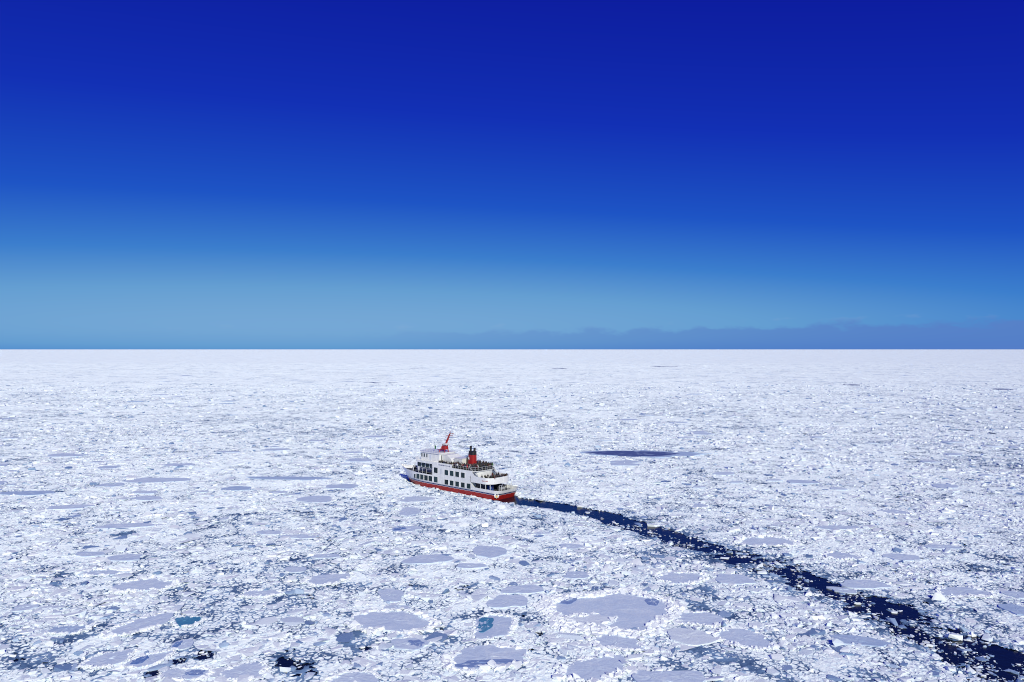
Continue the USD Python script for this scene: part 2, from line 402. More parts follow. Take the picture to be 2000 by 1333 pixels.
# ------------------------------------------------------------------ single floes one can point at
# pixel centre, width, height, slant, tone, extras, label
FLOES = [
    (1195, 1193, 226, 74, .02, 'pale', 'bigrim', 'largest round ice floe, ringed by a thick bright white rim, below the ferry wake'),
    (952, 1283, 150, 42, -.02, 'pale', 'rim shade', 'wide flat lavender floe with a bluish near side at the bottom middle'),
    (1163, 1305, 142, 40, -.10, 'pale', 'rim', 'flat lavender floe tilting up to the right at the bottom edge, right of middle'),
    (1206, 1254, 100, 28, .05, 'pale', 'rim', 'smaller flat floe directly below the largest ringed floe'),
    (765, 1213, 176, 36, .02, 'pale', 'rim', 'long flat floe with a greyer middle, left of the teal pool floe'),
    (965, 1222, 84, 40, -.1, 'grey', 'rim teal', 'small floe holding a bright teal melt pool, left of the largest ringed floe'),
    (992, 1174, 74, 24, 0, 'pale', '', 'pale smooth floe above the floe with the teal pool'),
    (1022, 1151, 78, 16, 0, 'pale', '', 'thin flat pale floe up left of the largest ringed floe'),
    (764, 1162, 52, 22, .1, 'pale', '', 'small diamond shaped floe above the long flat floe with a grey middle'),
    (776, 1186, 46, 8, 0, 'pale', '', 'narrow lavender sliver floe just above the long flat floe'),
    (800, 1257, 76, 20, .02, 'pale', 'dull', 'small floe with a dull blue pool, below the long flat floe'),
    (692, 1325, 84, 26, 0, 'pale', 'rim', 'pale floe cut by the bottom edge, right of the bottom left dark water'),
    (1273, 1322, 70, 26, 0, 'pale', '', 'pale floe at the bottom edge right of the tilting lavender floe'),
    (1330, 1128, 86, 22, 0, 'pale', 'rim', 'lavender floe with a white lip, near side of the wake, left of two'),
    (1434, 1131, 66, 20, .05, 'pale', '', 'lavender floe touching the near edge of the wake'),
    (1366, 1208, 92, 28, .05, 'pale', 'rim', 'pale floe right of the largest ringed floe'),
    (1452, 1246, 96, 36, .03, 'pale', 'rim', 'round lavender floe between the wake and the bottom edge'),
    (1350, 1243, 92, 30, 0, 'snow', '', 'rough white snow covered floe left of the round lavender floe'),
    (1332, 1322, 90, 26, .05, 'pale', '', 'bluish white floe at the bottom edge below the rough snow covered floe'),
    (1496, 1057, 114, 16, 0, 'pale', 'rim', 'long lavender floe right beyond the wake, with a white back edge'),
    (1646, 1086, 62, 14, 0, 'grey', 'rim', 'smaller grey floe beyond the wake, right of the long lavender floe'),
    (1762, 1088, 60, 14, 0, 'pale', '', 'pale lavender floe beyond the wake toward the right edge'),
    (1688, 1141, 84, 17, .03, 'pale', '', 'lavender floe touching the far edge of the wake'),
    (1884, 1156, 98, 17, .04, 'grey', 'rim', 'long grey floe near the right edge beyond the wake'),
    (1986, 1161, 40, 14, 0, 'grey', '', 'grey floe cut by the right edge of the picture'),
    (1985, 1190, 44, 22, -.1, 'blue', '', 'bluish floe at the right edge, above the end of the wake'),
    (1646, 1152, 48, 10, .1, 'grey', 'nochunk', 'pale grey floe adrift in the dark middle of the wake'),
    (1676, 1251, 92, 20, .12, 'blue', 'nochunk', 'large blue tilted floe adrift in the wake near the bottom right'),
    (1636, 1030, 76, 8, 0, 'grey', '', 'thin streak of flat ice up right beyond the long lavender floe'),
    (1748, 1000, 62, 9, 0, 'pale', 'rim', 'thin pale floe far beyond the wake on the right'),
    (1846, 949, 52, 8, 0, 'grey', '', 'narrow grey floe far right, above the other floes there'),
    (1366, 988, 32, 9, -.1, 'grey', 'rim', 'small grey floe just past the wake near its middle'),
    (1840, 1068, 60, 8, 0, 'grey', '', 'thin grey floe right of the pale lavender floe beyond the wake'),
    (280, 1143, 106, 25, -.06, 'pale', 'rim', 'large tilted lavender floe with a bright white near lip on the left'),
    (640, 1131, 84, 20, -.03, 'pale', 'rim', 'oval lavender floe with a white lip left of middle'),
    (509, 1159, 66, 14, -.05, 'pale', 'rim', 'small lavender floe between the tilted and the oval lavender floes'),
    (577, 1112, 46, 10, .05, 'pale', '', 'little grey sliver floe above the small lavender floe'),
    (277, 1219, 84, 36, -.4, 'pale', 'rim', 'steeply slanted pale floe left of the teal pool'),
    (366, 1213, 50, 20, .05, 'teal', 'rim', 'teal melt pool floe with white specks on the left'),
    (134, 1229, 74, 15, -.03, 'blue', 'rim', 'bluish flat floe left of the slanted pale floe'),
    (212, 1287, 80, 28, -.15, 'pale', 'rim', 'pale floe at the bottom left, left of the deep blue hollow'),
    (292, 1288, 66, 26, -.15, 'pale', 'rim blue', 'pale floe with a deep blue curved hollow at the bottom left'),
    (357, 1258, 40, 18, -.05, 'pale', 'blue', 'small floe with a blue pool above the bottom left black water'),
    (364, 1315, 84, 22, 0, 'pale', 'rim dull', 'floe with a bluish hollow at the bottom edge below the black water'),
    (478, 1312, 84, 32, -.1, 'pale', 'rim', 'rounded lavender floe at the bottom edge right of the black water'),
    (49, 1186, 42, 13, -.1, 'pale', '', 'small slanted lavender floe near the left edge'),
    (200, 1118, 100, 10, 0, 'grey', 'rim', 'long thin grey floe above the large tilted lavender floe'),
    (243, 1089, 68, 12, -.02, 'grey', '', 'grey flat floe higher up on the left'),
    (175, 1082, 54, 9, 0, 'grey', '', 'thin grey floe left of the grey flat floe higher up'),
    (637, 1086, 50, 8, 0, 'grey', '', 'thin grey floe above the oval lavender floe'),
    (245, 1027, 94, 10, -.03, 'pale', '', 'long lavender floe left, above the small black leads'),
    (528, 1040, 46, 8, 0, 'pale', '', 'left one of two small lavender streak floes left of the ferry'),
    (582, 1048, 70, 7, .02, 'pale', '', 'right one of two small lavender streak floes left of the ferry'),
    (616, 975, 62, 14, 0, 'pale', '', 'smooth lavender floe lying left of the ferry bow'),
    (136, 990, 82, 8, -.02, 'pale', '', 'thin lavender floe far left, second row'),
    (287, 973, 60, 8, 0, 'pale', '', 'thin lavender floe far left, inside the first row'),
    (308, 938, 120, 9, 0, 'pale', '', 'long lavender streak of flat ice far left'),
    (52, 963, 100, 8, -.02, 'blue', '', 'blue streak of flat ice at the left edge'),
    (217, 947, 54, 7, 0, 'grey', '', 'short bluish streak of flat ice right of the left edge streak'),
    (462, 954, 60, 7, 0, 'blue', '', 'short blue streak of flat ice between left edge and ferry'),
    (565, 934, 168, 6, .02, 'blue', '', 'longest blue streak of flat ice, left of the ferry bow'),
    (814, 975, 60, 11, 0, 'pale', '', 'flat lavender patch of ice just below the ferry bow'),
    (800, 999, 36, 17, 0, 'pale', '', 'lavender patch of ice lower below the ferry bow'),
    (793, 1033, 58, 10, 0, 'pale', 'blue', 'small lavender floe with a blue end, below the two patches'),
    (956, 1077, 62, 22, -.02, 'grey', '', 'bluish grey floe in the middle below the ferry'),
    (836, 1092, 88, 18, -.03, 'grey', '', 'flat grey floe left of the bluish grey middle floe'),
    (1115, 1067, 46, 9, 0, 'pale', '', 'small lavender floe right of the bluish grey middle floe'),
    (920, 1105, 52, 10, 0, 'pale', '', 'lavender floe under the bluish grey middle floe'),
    (1126, 1123, 48, 13, 0, 'grey', '', 'small grey floe above the largest ringed floe'),
    (1060, 1041, 30, 5, 0, 'pale', '', 'tiny lavender floe below the start of the wake'),
    (1238, 886, 178, 9.5, .01, 'new', 'lens nochunk', 'dark blue lens of smooth thin ice in the pack right of the ferry'),
    (745, 747.5, 64, 2.6, -.02, 'new', 'lens nochunk', 'distant dark thin streak of new ice above and left of the ferry'),
    (1093, 720.5, 34, 1.8, 0, 'new', 'lens nochunk', 'far dark streak near the horizon, right of centre'),
    (1298, 716, 50, 2.0, 0, 'new', 'lens nochunk', 'longest far dark streak near the horizon right of the ferry'),
    (820, 719.5, 34, 1.5, 0, 'new', 'lens nochunk', 'faint far streak near the horizon above the ferry'),
    (1958, 760.5, 42, 2.2, 0, 'new', 'lens nochunk', 'dark streak by the right edge in the far pack'),
    (1665, 752, 30, 2.4, 0, 'new', 'lens nochunk', 'short dark streak in the far pack, right'),
]
POLYS = []                              # (centre, outline) of every floe, for keeping rubble off it


def floe_outline(px, py, w, h, slant, seed, zz=.3):
    g = np.random.default_rng(seed)
    c = at(px, py, zz)
    rx = w / 2 * c[1] / FOCAL_PX
    ry = abs(at(px, py - h / 2, zz)[1] - at(px, py + h / 2, zz)[1]) / 2
    n = 34
    a = np.linspace(0, 2 * np.pi, n, endpoint=False)
    p, ph = g.uniform(2.0, 3.2), g.uniform(0, 6.28, 5)
    r = 1.0 / (np.abs(np.cos(a)) ** p + np.abs(np.sin(a)) ** p) ** (1 / p)
    r = r * (1 + .10 * np.sin(2 * a + ph[0]) + .07 * np.sin(3 * a + ph[1]) + .05 * np.sin(5 * a + ph[2]) + .035 * np.sin(7 * a + ph[3])) + g.normal(0, .022, n)
    x, y = rx * r * np.cos(a), ry * r * np.sin(a)
    up_px = -slant * w / 2              # the slant lifts the right end in the picture
    dy = (at(px + w / 2, py + slant * w / 2, zz)[1] - at(px - w / 2, py - slant * w / 2, zz)[1]) / 2 / max(rx, .1)
    y = y + dy * x
    return c, np.stack([x, y], 1)


def chunk(g, flat=.45, n=13):
    v = g.normal(size=(n, 3))
    v /= np.linalg.norm(v, axis=1, keepdims=True)
    v = np.sign(v) * np.abs(v) ** .7
    v *= g.uniform(.8, 1.1, (n, 1))
    v[:, 2] *= flat
    return trimesh.convex.convex_hull(v)


def rim_of(outline, g, size, height, inner=0.0, dens=1.0, rows=2, whole=0.0):
    """A ridge of broken blocks along an outline, as one mesh."""
    closed = np.vstack([outline, outline[:1]])
    seg = np.linalg.norm(np.diff(closed, axis=0), axis=1)
    total, pos = seg.sum(), np.r_[0, np.cumsum(seg)]
    count = int(np.clip(total / size * 3.2 * dens, 20, 600)) * rows
    out = []
    protos = [chunk(g, .6, 11) for _ in range(8)]
    ph = g.uniform(0, 6.28, 3)
    for s, k in zip(g.uniform(0, total, count), range(count)):
        u = s / total * 6.283
        heap = .5 + .35 * math.sin(u * 1 + ph[0]) + .3 * math.sin(u * 3 + ph[1]) + .25 * math.sin(u * 7 + ph[2])
        if g.random() > heap + .20 + whole:         # the ridge is heaped in some places and missing in others
            continue
        q = np.array([np.interp(s, pos, closed[:, 0]), np.interp(s, pos, closed[:, 1])])
        q = q * (1 + g.normal(.015, .03) - inner) + g.normal(0, size * .55, 2)
        m = protos[k % 8].copy()
        e = min(.62 * math.exp(g.normal(0, .5)), 1.7) * size
        M = trimesh.transformations.euler_matrix(g.uniform(-.35, .35), g.uniform(-.35, .35), g.uniform(0, 6.28))
        M[:3, :3] = M[:3, :3] @ np.diag([e, e * g.uniform(.5, 1), e * g.uniform(.5, 1)])
        M[:3, 3] = (q[0], q[1], height * g.uniform(.45, 1.0) * (.7 + .5 * max(heap, 0)))
        m.apply_transform(M)
        out.append(m)
    return cat_(out)


TONE = {'pale': slab_pale, 'grey': slab_grey, 'new': slab_new, 'blue': slab_blue, 'teal': pool_teal, 'snow': snow_mat}


def slab_mesh(outline, top, g, bottom=-.25, rings=5):
    """A slab with a gently uneven top and slightly sloping broken edge."""
    n = len(outline)
    v, f = [], []
    mid = outline.mean(0)
    for k in range(rings + 1):
        s = 1 - k / (rings + 1)
        ring = mid + (outline - mid) * s
        z = top + (0 if k == 0 else 1) * g.normal(0, .025, n)
        v.append(np.c_[ring, np.full(n, z)])
    v.append([[mid[0], mid[1], top]])
    v.append(np.c_[mid + (outline - mid) * 1.015, np.full(n, bottom)])
    for k in range(rings):
        for i in range(n):
            j = (i + 1) % n
            f += [(k * n + i, k * n + j, (k + 1) * n + j), (k * n + i, (k + 1) * n + j, (k + 1) * n + i)]
    tip = (rings + 1) * n
    for i in range(n):
        j = (i + 1) % n
        f.append((rings * n + i, rings * n + j, tip))
        f += [(i, tip + 1 + i, tip + 1 + j), (i, tip + 1 + j, j)]
    return np.vstack(v), np.array(f)


def make_floe(i, spec):
    px, py, w, h, sl, tone, extra, label = spec
    g = np.random.default_rng(500 + i)
    top = .45 if 'lens' in extra else .30 if 'nochunk' not in extra else .22
    c, out = floe_outline(px, py, w, h, sl, 900 + i, top)
    if 'lens' in extra:                     # drawn out to thin ends
        out = out * np.stack([np.ones(len(out)), .25 + .75 * np.clip(1 - (out[:, 0] / np.abs(out[:, 0]).max()) ** 2, 0, 1) ** .8], 1)
    rx = np.abs(out[:, 0]).max()
    POLYS.append((c[:2], out))
    t = thing('ice_floe', label, 'ice floe', (c[0], c[1], 0))
    obj('slab', slab_mesh(out, top, g), TONE[tone], t, smooth=35)
    if 'lens' in extra and w > 100:         # slush round its margin
        obj('slush_margin', slab_mesh(out * np.array([1.35, 1.25]) * (1 + g.normal(0, .12, (len(out), 1))) + np.array([.18 * rx, .25]), top - .04, g), slab_blue, t)
    if 'rim' in extra:
        sz = float(np.clip(rx * .10, .30, .65))
        hh = .34
        if 'bigrim' in extra:
            sz, hh = 1.0, .55
            obj('rim', rim_of(out * 1.12, g, .55, .30, 0, 1.2, 3, .35), rim_mat, t).SetCustomDataByKey('kind', 'stuff')
            heap_ = out * np.array([.42, .34]) + np.array([-.42 * rx, -.52 * np.abs(out[:, 1]).max()])
            obj('snow_drift', slab_mesh(heap_, top + .05, g, top - .1, 3), snow_mat, t, smooth=35)
            obj('snow_blocks', rim_of(heap_ * np.array([.9, .8]), g, .5, .42, 0, .8, 3), rim_mat, t).SetCustomDataByKey('kind', 'stuff')
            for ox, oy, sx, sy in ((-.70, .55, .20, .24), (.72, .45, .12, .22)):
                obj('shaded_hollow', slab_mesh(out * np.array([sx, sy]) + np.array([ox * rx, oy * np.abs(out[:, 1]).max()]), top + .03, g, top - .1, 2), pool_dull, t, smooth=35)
            obj('rim', rim_of(out * 1.0, g, .62, .36, 0, 1.4, 3, .45), rim_mat, t).SetCustomDataByKey('kind', 'stuff')
        else:
            obj('rim', rim_of(out, g, sz, hh), rim_mat, t).SetCustomDataByKey('kind', 'stuff')
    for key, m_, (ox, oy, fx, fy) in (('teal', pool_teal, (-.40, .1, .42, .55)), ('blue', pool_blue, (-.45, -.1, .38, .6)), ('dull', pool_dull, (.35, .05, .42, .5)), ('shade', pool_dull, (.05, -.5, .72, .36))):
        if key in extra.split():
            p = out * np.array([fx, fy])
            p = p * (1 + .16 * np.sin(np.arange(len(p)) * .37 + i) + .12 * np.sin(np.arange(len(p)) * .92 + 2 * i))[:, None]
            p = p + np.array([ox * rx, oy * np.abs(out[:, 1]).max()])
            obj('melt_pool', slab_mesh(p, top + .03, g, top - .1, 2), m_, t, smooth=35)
    return t


for i, s in enumerate(FLOES):
    make_floe(i, s)

# flat floes farther out, too alike to tell apart within their stretch of the pack
far_spots = []
g = np.random.default_rng(21)
while len(far_spots) < 100:
    py = 682 + 50 + 230 * g.random() ** 1.1
    px = g.uniform(-40, 2040)
    if 740 < px < 1060 and py > 830 or (1080 < px < 1400 and 870 < py < 900):
        continue
    far_spots.append((px, py))
zones = {}
for k, (px, py) in enumerate(far_spots):
    w = g.uniform(12, 46) * (0.5 + (py - 682) / 300)
    h = max(w * (py - 682) / FOCAL_PX * g.uniform(.45, .9), 1.0)
    side = 'left of the ferry' if px < 760 else 'beyond the ferry' if px < 1060 else 'right of the ferry'
    depth = 'in the farther pack' if py < 800 else 'at middle distance'
    if side == 'beyond the ferry':
        depth = 'in the farther pack'
    tone = ['pale lavender', 'grey', 'grey', 'blue' if py < 800 else 'pale lavender'][k % 4]
    size = 'long' if w > 30 * (0.5 + (py - 682) / 300) else 'short'
    edge = ', near the edge' if abs(px - 1000) > 700 else ''
    label = f'{size} {tone} ice floe {depth} {side}{edge}'
    c, out = floe_outline(px, py, w, h, 0, 3000 + k, .35)
    POLYS.append((c[:2], out))
    t = thing('ice_floe', label, 'ice floe', (c[0], c[1], 0), group=f'flat floes {depth} {side}')
    obj('slab', slab_mesh(out, .55 if py < 800 else .42, g, -.2, 2), [slab_pale, slab_grey, slab_grey, slab_blue if py < 800 else slab_pale][k % 4], t, smooth=35)

# ------------------------------------------------------------------ brash ice: blocks and rubble floating between the floes
gp = np.random.default_rng(33)
PROTO = [chunk(gp, f, n) for f, n in ((.32, 12), (.45, 13), (.6, 12), (.4, 10), (.5, 15), (.7, 11), (.35, 14), (.55, 12))]



def inside_floes(x, y, grow=0.97):
    hit = np.zeros(len(x), bool)
    order = np.argsort(y)
    ysorted = y[order]
    for c, o in POLYS:
        r = np.linalg.norm(o, axis=1)
        m = r.max()
        i0, i1 = np.searchsorted(ysorted, [c[1] - m, c[1] + m])
        k = order[i0:i1]
        k = k[np.abs(x[k] - c[0]) < m]
        if not len(k):
            continue
        a0 = np.arctan2(o[:, 1], o[:, 0])
        s_ = np.argsort(a0)
        dx, dy = x[k] - c[0], y[k] - c[1]
        rr = np.interp(np.arctan2(dy, dx), a0[s_], r[s_], period=2 * np.pi)
        hit[k] |= np.hypot(dx, dy) < rr * grow
    return hit


def scatter(y0, y1, cell, seed):
    g = np.random.default_rng(seed)
    ys = np.arange(y0, y1, cell)
    half = y1 * 0.7 * 1.08
    xs = np.arange(-half, half, cell)
    x, y = np.meshgrid(xs, ys)
    x, y = (x + g.uniform(-.55, .55, x.shape) * cell).ravel(), (y + g.uniform(-.55, .55, y.shape) * cell).ravel()
    k = (np.abs(x) < y * .7 * 1.06 + 4) & (y >= y0) & (y < y1)
    return x[k], y[k], g


def quats(yaw, tx, ty):
    """yaw about z after small tilts about x and y: (n, 4) real first."""
    def q(ax, a):
        out = np.zeros((len(a), 4))
        out[:, 0], out[:, 1 + ax] = np.cos(a / 2), np.sin(a / 2)
        return out

    def mul(a, b):
        w1, x1, y1, z1 = a.T
        w2, x2, y2, z2 = b.T
        return np.stack([w1 * w2 - x1 * x2 - y1 * y2 - z1 * z2, w1 * x2 + x1 * w2 + y1 * z2 - z1 * y2, w1 * y2 - x1 * z2 + y1 * w2 + z1 * x2, w1 * z2 + x1 * y2 - y1 * x2 + z1 * w2], 1)
    return mul(q(2, yaw), mul(q(0, tx), q(1, ty)))


def instancer(name, label, mat_, pos, rot, scl, proto):
    pi = UsdGeom.PointInstancer.Define(stage, path_of(name, None))
    tag(pi, label, None, None, 'stuff')
    paths = []
    for m in PROTO:
        p = obj('ice_chunk', m, mat_, pi.GetPrim())
        paths.append(p.GetPath())
    pi.CreatePrototypesRel().SetTargets(paths)
    pi.CreateProtoIndicesAttr(Vt.IntArray.FromNumpy(proto.astype(np.int32)))
    pi.CreatePositionsAttr(Vt.Vec3fArray.FromNumpy(pos.astype(np.float32)))
    pi.CreateScalesAttr(Vt.Vec3fArray.FromNumpy(scl.astype(np.float32)))
    pi.CreateOrientationsAttr(Vt.QuathArray([Gf.Quath(float(a), float(b), float(c), float(d)) for a, b, c, d in rot]))


def rubble(y0, y1, cell, rmed, rspread, rmax, seed, keepk, flat=1.0):
    """Blocks with their pose; returns arrays (pos, rot, scale, wet)."""
    x, y, g = scatter(y0, y1, cell, seed)
    o = openness(x, y)
    inside = inside_floes(x, y)
    clump = fbm(x, y, .11, 4, 40)
    big = fbm(x, y, .03, 3, 41)
    dens = np.clip(keepk + 2.6 * (clump - .5) + 1.4 * (big - .5), .22, 1.0)
    d, s = wake(x, y)
    in_wake = (np.abs(d) < 1.1) & (y < 219)
    # in the wake the water is clear behind the ship and fills again farther back, most of all on its near side
    refill = np.where(in_wake, np.clip((s - .22) * .8 + .38 * np.clip(-d, -1, 1) * np.clip(s * 2.2, 0, 1) + 4.0 * (fbm(x, y, .22, 3, 44) - .515), 0, .82) * np.clip((s - .05) * 5, 0, 1), 0)
    dens = dens * np.where(y > 600, np.clip((1040 - y) / 440, .12, 1), 1)
    p = np.maximum(dens * (1 - o) ** 1.5, np.where(in_wake, refill * o, .62 * o * (fbm(x, y, .3, 2, 45) > .47)))
    if flat < 1:
        p = np.where(in_wake & (o > .2), 0, p)          # the big plates lie outside the channel
    k = (g.random(len(x)) < p) & ~inside
    x, y, o, clump, in_wake = x[k], y[k], o[k], clump[k], in_wake[k]
    n = len(x)
    r = np.minimum(rmed * np.exp(g.normal(0, rspread, n)), rmax) * (0.75 + .5 * clump)
    r = np.where(o > .5, r * np.where(g.random(n) < .12, 1.3, .75), r)
    asp = g.uniform(.55, 1.0, n)
    thick = g.uniform(.40, .9, n) * np.where(g.random(n) < .65, .75, 1.25)
    scl = np.stack([r, r * asp, np.minimum(r * thick, .55 + .35 * r) * flat], 1)
    tilt = flat * np.where(o > .5, .08, np.where(g.random(n) < .3, .36, .11))
    rot = quats(g.uniform(0, 6.28, n), g.normal(0, 1, n) * tilt, g.normal(0, 1, n) * tilt)
    z = .06 + .22 * scl[:, 2] * g.uniform(-.8, 1.0, n) + .18 * np.clip(clump - .45, 0, 1)
    z = np.where(o > .5, .02, z)
    wet = g.random(n) < np.clip(.13 + .8 * (.5 - clump) + .42 * o, .03, .72)
    return np.stack([x, y, z], 1), rot, scl, wet


def hull_rubble(n, seed):
    """Slabs shouldered aside and tilted along the ferry's sides."""
    g = np.random.default_rng(seed)
    t, sd = g.uniform(4, 43.5, n), np.where(g.random(n) < .6, 1, -1)
    v = sd * (4.75 * np.clip((44.5 - t) / 15, 0, 1) ** .62 + np.abs(g.normal(.5, 1.0, n)) + .55)
    p = SHIP_O + t[:, None] * SH + v[:, None] * SP
    r = np.minimum(.34 * np.exp(g.normal(0, .5, n)), .9)
    scl = np.stack([r, r * g.uniform(.5, 1, n), r * g.uniform(.4, .9, n)], 1)
    return np.c_[p, g.uniform(.0, .22, n)], quats(g.uniform(0, 6.28, n), g.normal(0, .4, n), g.normal(0, .4, n)), scl, g.random(n) < .2


sets = [hull_rubble(150, 60), rubble(92, 240, 2.1, .95, .5, 2.4, 67, .52, .30), rubble(240, 460, 3.6, 1.4, .45, 3.2, 68, .45, .30), rubble(92, 150, .44, .22, .68, 1.3, 61, .52), rubble(150, 260, .60, .29, .66, 1.6, 62, .46), rubble(260, 460, 1.15, .60, .5, 2.0, 63, .42), rubble(460, 1000, 3.2, 1.3, .45, 3.4, 64, .34)]
pos, rot, scl, wet = (np.concatenate([s[k] for s in sets]) for k in range(4))
proto = rng.integers(0, len(PROTO), len(pos))

# the largest blocks at the near edge are things one can point at
pyx = CAM_H * FOCAL_PX / pos[:, 1] + 682
pxx = 1000 + pos[:, 0] / pos[:, 1] * FOCAL_PX
span = scl[:, 0] * FOCAL_PX / pos[:, 1]
near = np.where((pyx < 1330) & (pxx > 5) & (pxx < 1995) & ~wet & (scl[:, 0] > .5))[0]
near = near[np.argsort(-span[near])][:240]
single = np.zeros(len(pos), bool)
single[near] = True
block_first = {}
SHORT = [(1195, 1193, 'largest ringed floe'), (952, 1283, 'wide floe at the bottom middle'), (1163, 1305, 'tilting lavender floe at the bottom'), (1206, 1254, 'floe directly below the largest ringed floe'),
         (765, 1213, 'long floe with a greyer middle'), (965, 1222, 'floe with the teal pool'), (1022, 1151, 'thin pale floe near the ringed floe'), (764, 1162, 'small diamond shaped floe'),
         (800, 1257, 'floe with a dull blue pool'), (692, 1325, 'pale floe cut by the bottom edge'), (1330, 1128, 'lavender floe with a white lip'), (1434, 1131, 'lavender floe touching the near wake edge'),
         (1366, 1208, 'pale floe right of the ringed floe'), (1452, 1246, 'round lavender floe near the wake'), (1332, 1322, 'bluish white floe at the bottom edge'), (1688, 1141, 'lavender floe touching the far wake edge'),
         (1884, 1156, 'long grey floe near the right edge'), (1985, 1190, 'bluish floe at the right edge'), (1676, 1251, 'large blue floe adrift in the wake'), (280, 1143, 'large tilted lavender floe'),
         (640, 1131, 'oval lavender floe'), (277, 1219, 'steeply slanted pale floe'), (366, 1213, 'teal melt pool at left'), (134, 1229, 'bluish flat floe at left'), (212, 1287, 'pale floe at the bottom left'),
         (292, 1288, 'floe with the deep blue hollow'), (364, 1315, 'floe below the black water'), (478, 1312, 'rounded floe by the black water'), (49, 1186, 'slanted lavender floe by the left edge'),
         (1550, 1310, 'dark rubble at the bottom right'), (1750, 1320, 'near edge of the wake, bottom right'), (1950, 1240, 'far edge of the wake, right'), (585, 1303, 'dark slush at the bottom')]
for k in near:
    d, s = wake(pos[k:k + 1, 0], pos[k:k + 1, 1])
    if abs(d[0]) < 1.0:
        where = 'drifting in the dark wake'
    elif d[0] > 0:
        where = 'in the rubble on the far side of the wake'
    elif pxx[k] < 560:
        where = 'in the rubble at the lower left'
    elif pxx[k] < 1060:
        where = 'in the rubble below the ferry'
    else:
        where = 'in the rubble around the largest ringed floe and right of it'
    best = min(range(len(SHORT)), key=lambda q: math.hypot((pxx[k] - SHORT[q][0]) / 1.0, (pyx[k] - SHORT[q][1]) * 1.6))
    bx, by, bn = SHORT[best]
    ddx, ddy = pxx[k] - bx, (pyx[k] - by) * 1.6
    rel = ('left of' if ddx < 0 else 'right of') if abs(ddx) > abs(ddy) else ('above' if ddy < 0 else 'below')
    if abs(ddx) > 2.2 * abs(ddy) or abs(ddy) > 2.2 * abs(ddx):
        rel = 'straight ' + rel
    big = 'big' if scl[k, 0] > .95 else 'mid-sized' if scl[k, 0] > .75 else 'smaller'
    label = f'{big} rough white ice block {rel} the {bn}'
    x = UsdGeom.Xform.Define(stage, path_of('ice_block', None))
    x.AddTranslateOp().Set(tuple(map(float, pos[k])))
    q = rot[k]
    x.AddOrientOp(UsdGeom.XformOp.PrecisionDouble).Set(Gf.Quatd(*map(float, q)))
    x.AddScaleOp().Set(tuple(map(float, scl[k])))
    tag(x, label, 'ice block', f'{big} ice blocks {rel} the {bn}')
    pk = int(proto[k])
    if pk in block_first:
        x.GetPrim().GetReferences().AddInternalReference(block_first[pk])
        x.GetPrim().SetInstanceable(True)
    else:
        block_first[pk] = x.GetPrim().GetPath()
        obj('block', PROTO[pk], snow_mat, x.GetPrim())
for flag, name, label, m_ in ((False, 'brash_ice', 'white broken ice rubble packed between the floes', snow_mat), (True, 'slush_ice', 'bluish wet ice fragments low in the water between the rubble', wet_mat)):
    k = (wet == flag) & ~single
    instancer(name, label, m_, pos[k], rot[k], scl[k], proto[k])
print('rubble', len(pos), 'wet', wet.sum())


# ------------------------------------------------------------------ the ferry
white = paint('ferry_white', (.82, .82, .81), .35, .16)
red = paint('ferry_red', (.37, .017, .014), .4, .25)
navy = paint('ferry_navy', (.035, .045, .16), .35, .1)
deck_mat = paint('deck_grey', (.075, .085, .095), .8, .3)
dark = mat('dark_opening', (.015, .016, .02), .6)
inner_navy = mat('inner_navy', (.02, .03, .10), .35)
black = mat('funnel_black', (.015, .015, .017), .5)
steel = mat('grey_steel', (.35, .36, .37), .45)
gold = mat('emblem_gold', (.65, .42, .08), .5)
tarp = mat('blue_cover', (.03, .09, .38), .6)
orange = mat('life_ring_orange', (.75, .13, .03), .5)
green_cloth = mat('green_cloth', (.03, .16, .06), .8)
glass = usdkit.material(stage, '/World/Looks/dark_glass', {
    'o': ('object_info', {}), 'r': ('rgb_ramp', {'ramp': [(0, (.012, .022, .03)), (1, (.035, .07, .085))]}),
    'p': ('principled_bsdf', dict(roughness=0.12, ior=1.25))}, [('o.random', 'r.fac'), ('r.color', 'p.base_color')], surface='p.BSDF')

ferry = thing('ferry', 'red and white sightseeing ferry ploughing through the pack ice, decks crowded', 'ferry', (SHIP_O[0], SHIP_O[1], 0), math.degrees(SHIP_A))


def t_aft(z):
    return -.9 - .50 * np.clip(z, -1, 3)


def t_fwd(z):
    return 43.0 + 0.92 * np.asarray(z, float)


def beam(t, z, inset=0.0):
    """Half breadth of the hull at distance t from the stern and height z."""
    t, z = np.asarray(t, float), np.asarray(z, float)
    B = 4.7 + .2 * np.clip(z / 2.5, 0, 1)
    a, f = t_aft(z), t_fwd(z)
    s = np.clip((t - a) / 2.6, 0, 1)
    stern = .30 + .70 * (1 - (1 - s) ** 3.0) ** (1 / 3.0)
    x = np.clip((f - t) / (f - 28.5), 0, 1)
    bow = 1 - (1 - x) ** (2.2 + .12 * np.clip(z, 0, 5))
    return np.maximum(B * np.minimum(stern, bow) - inset, 0)


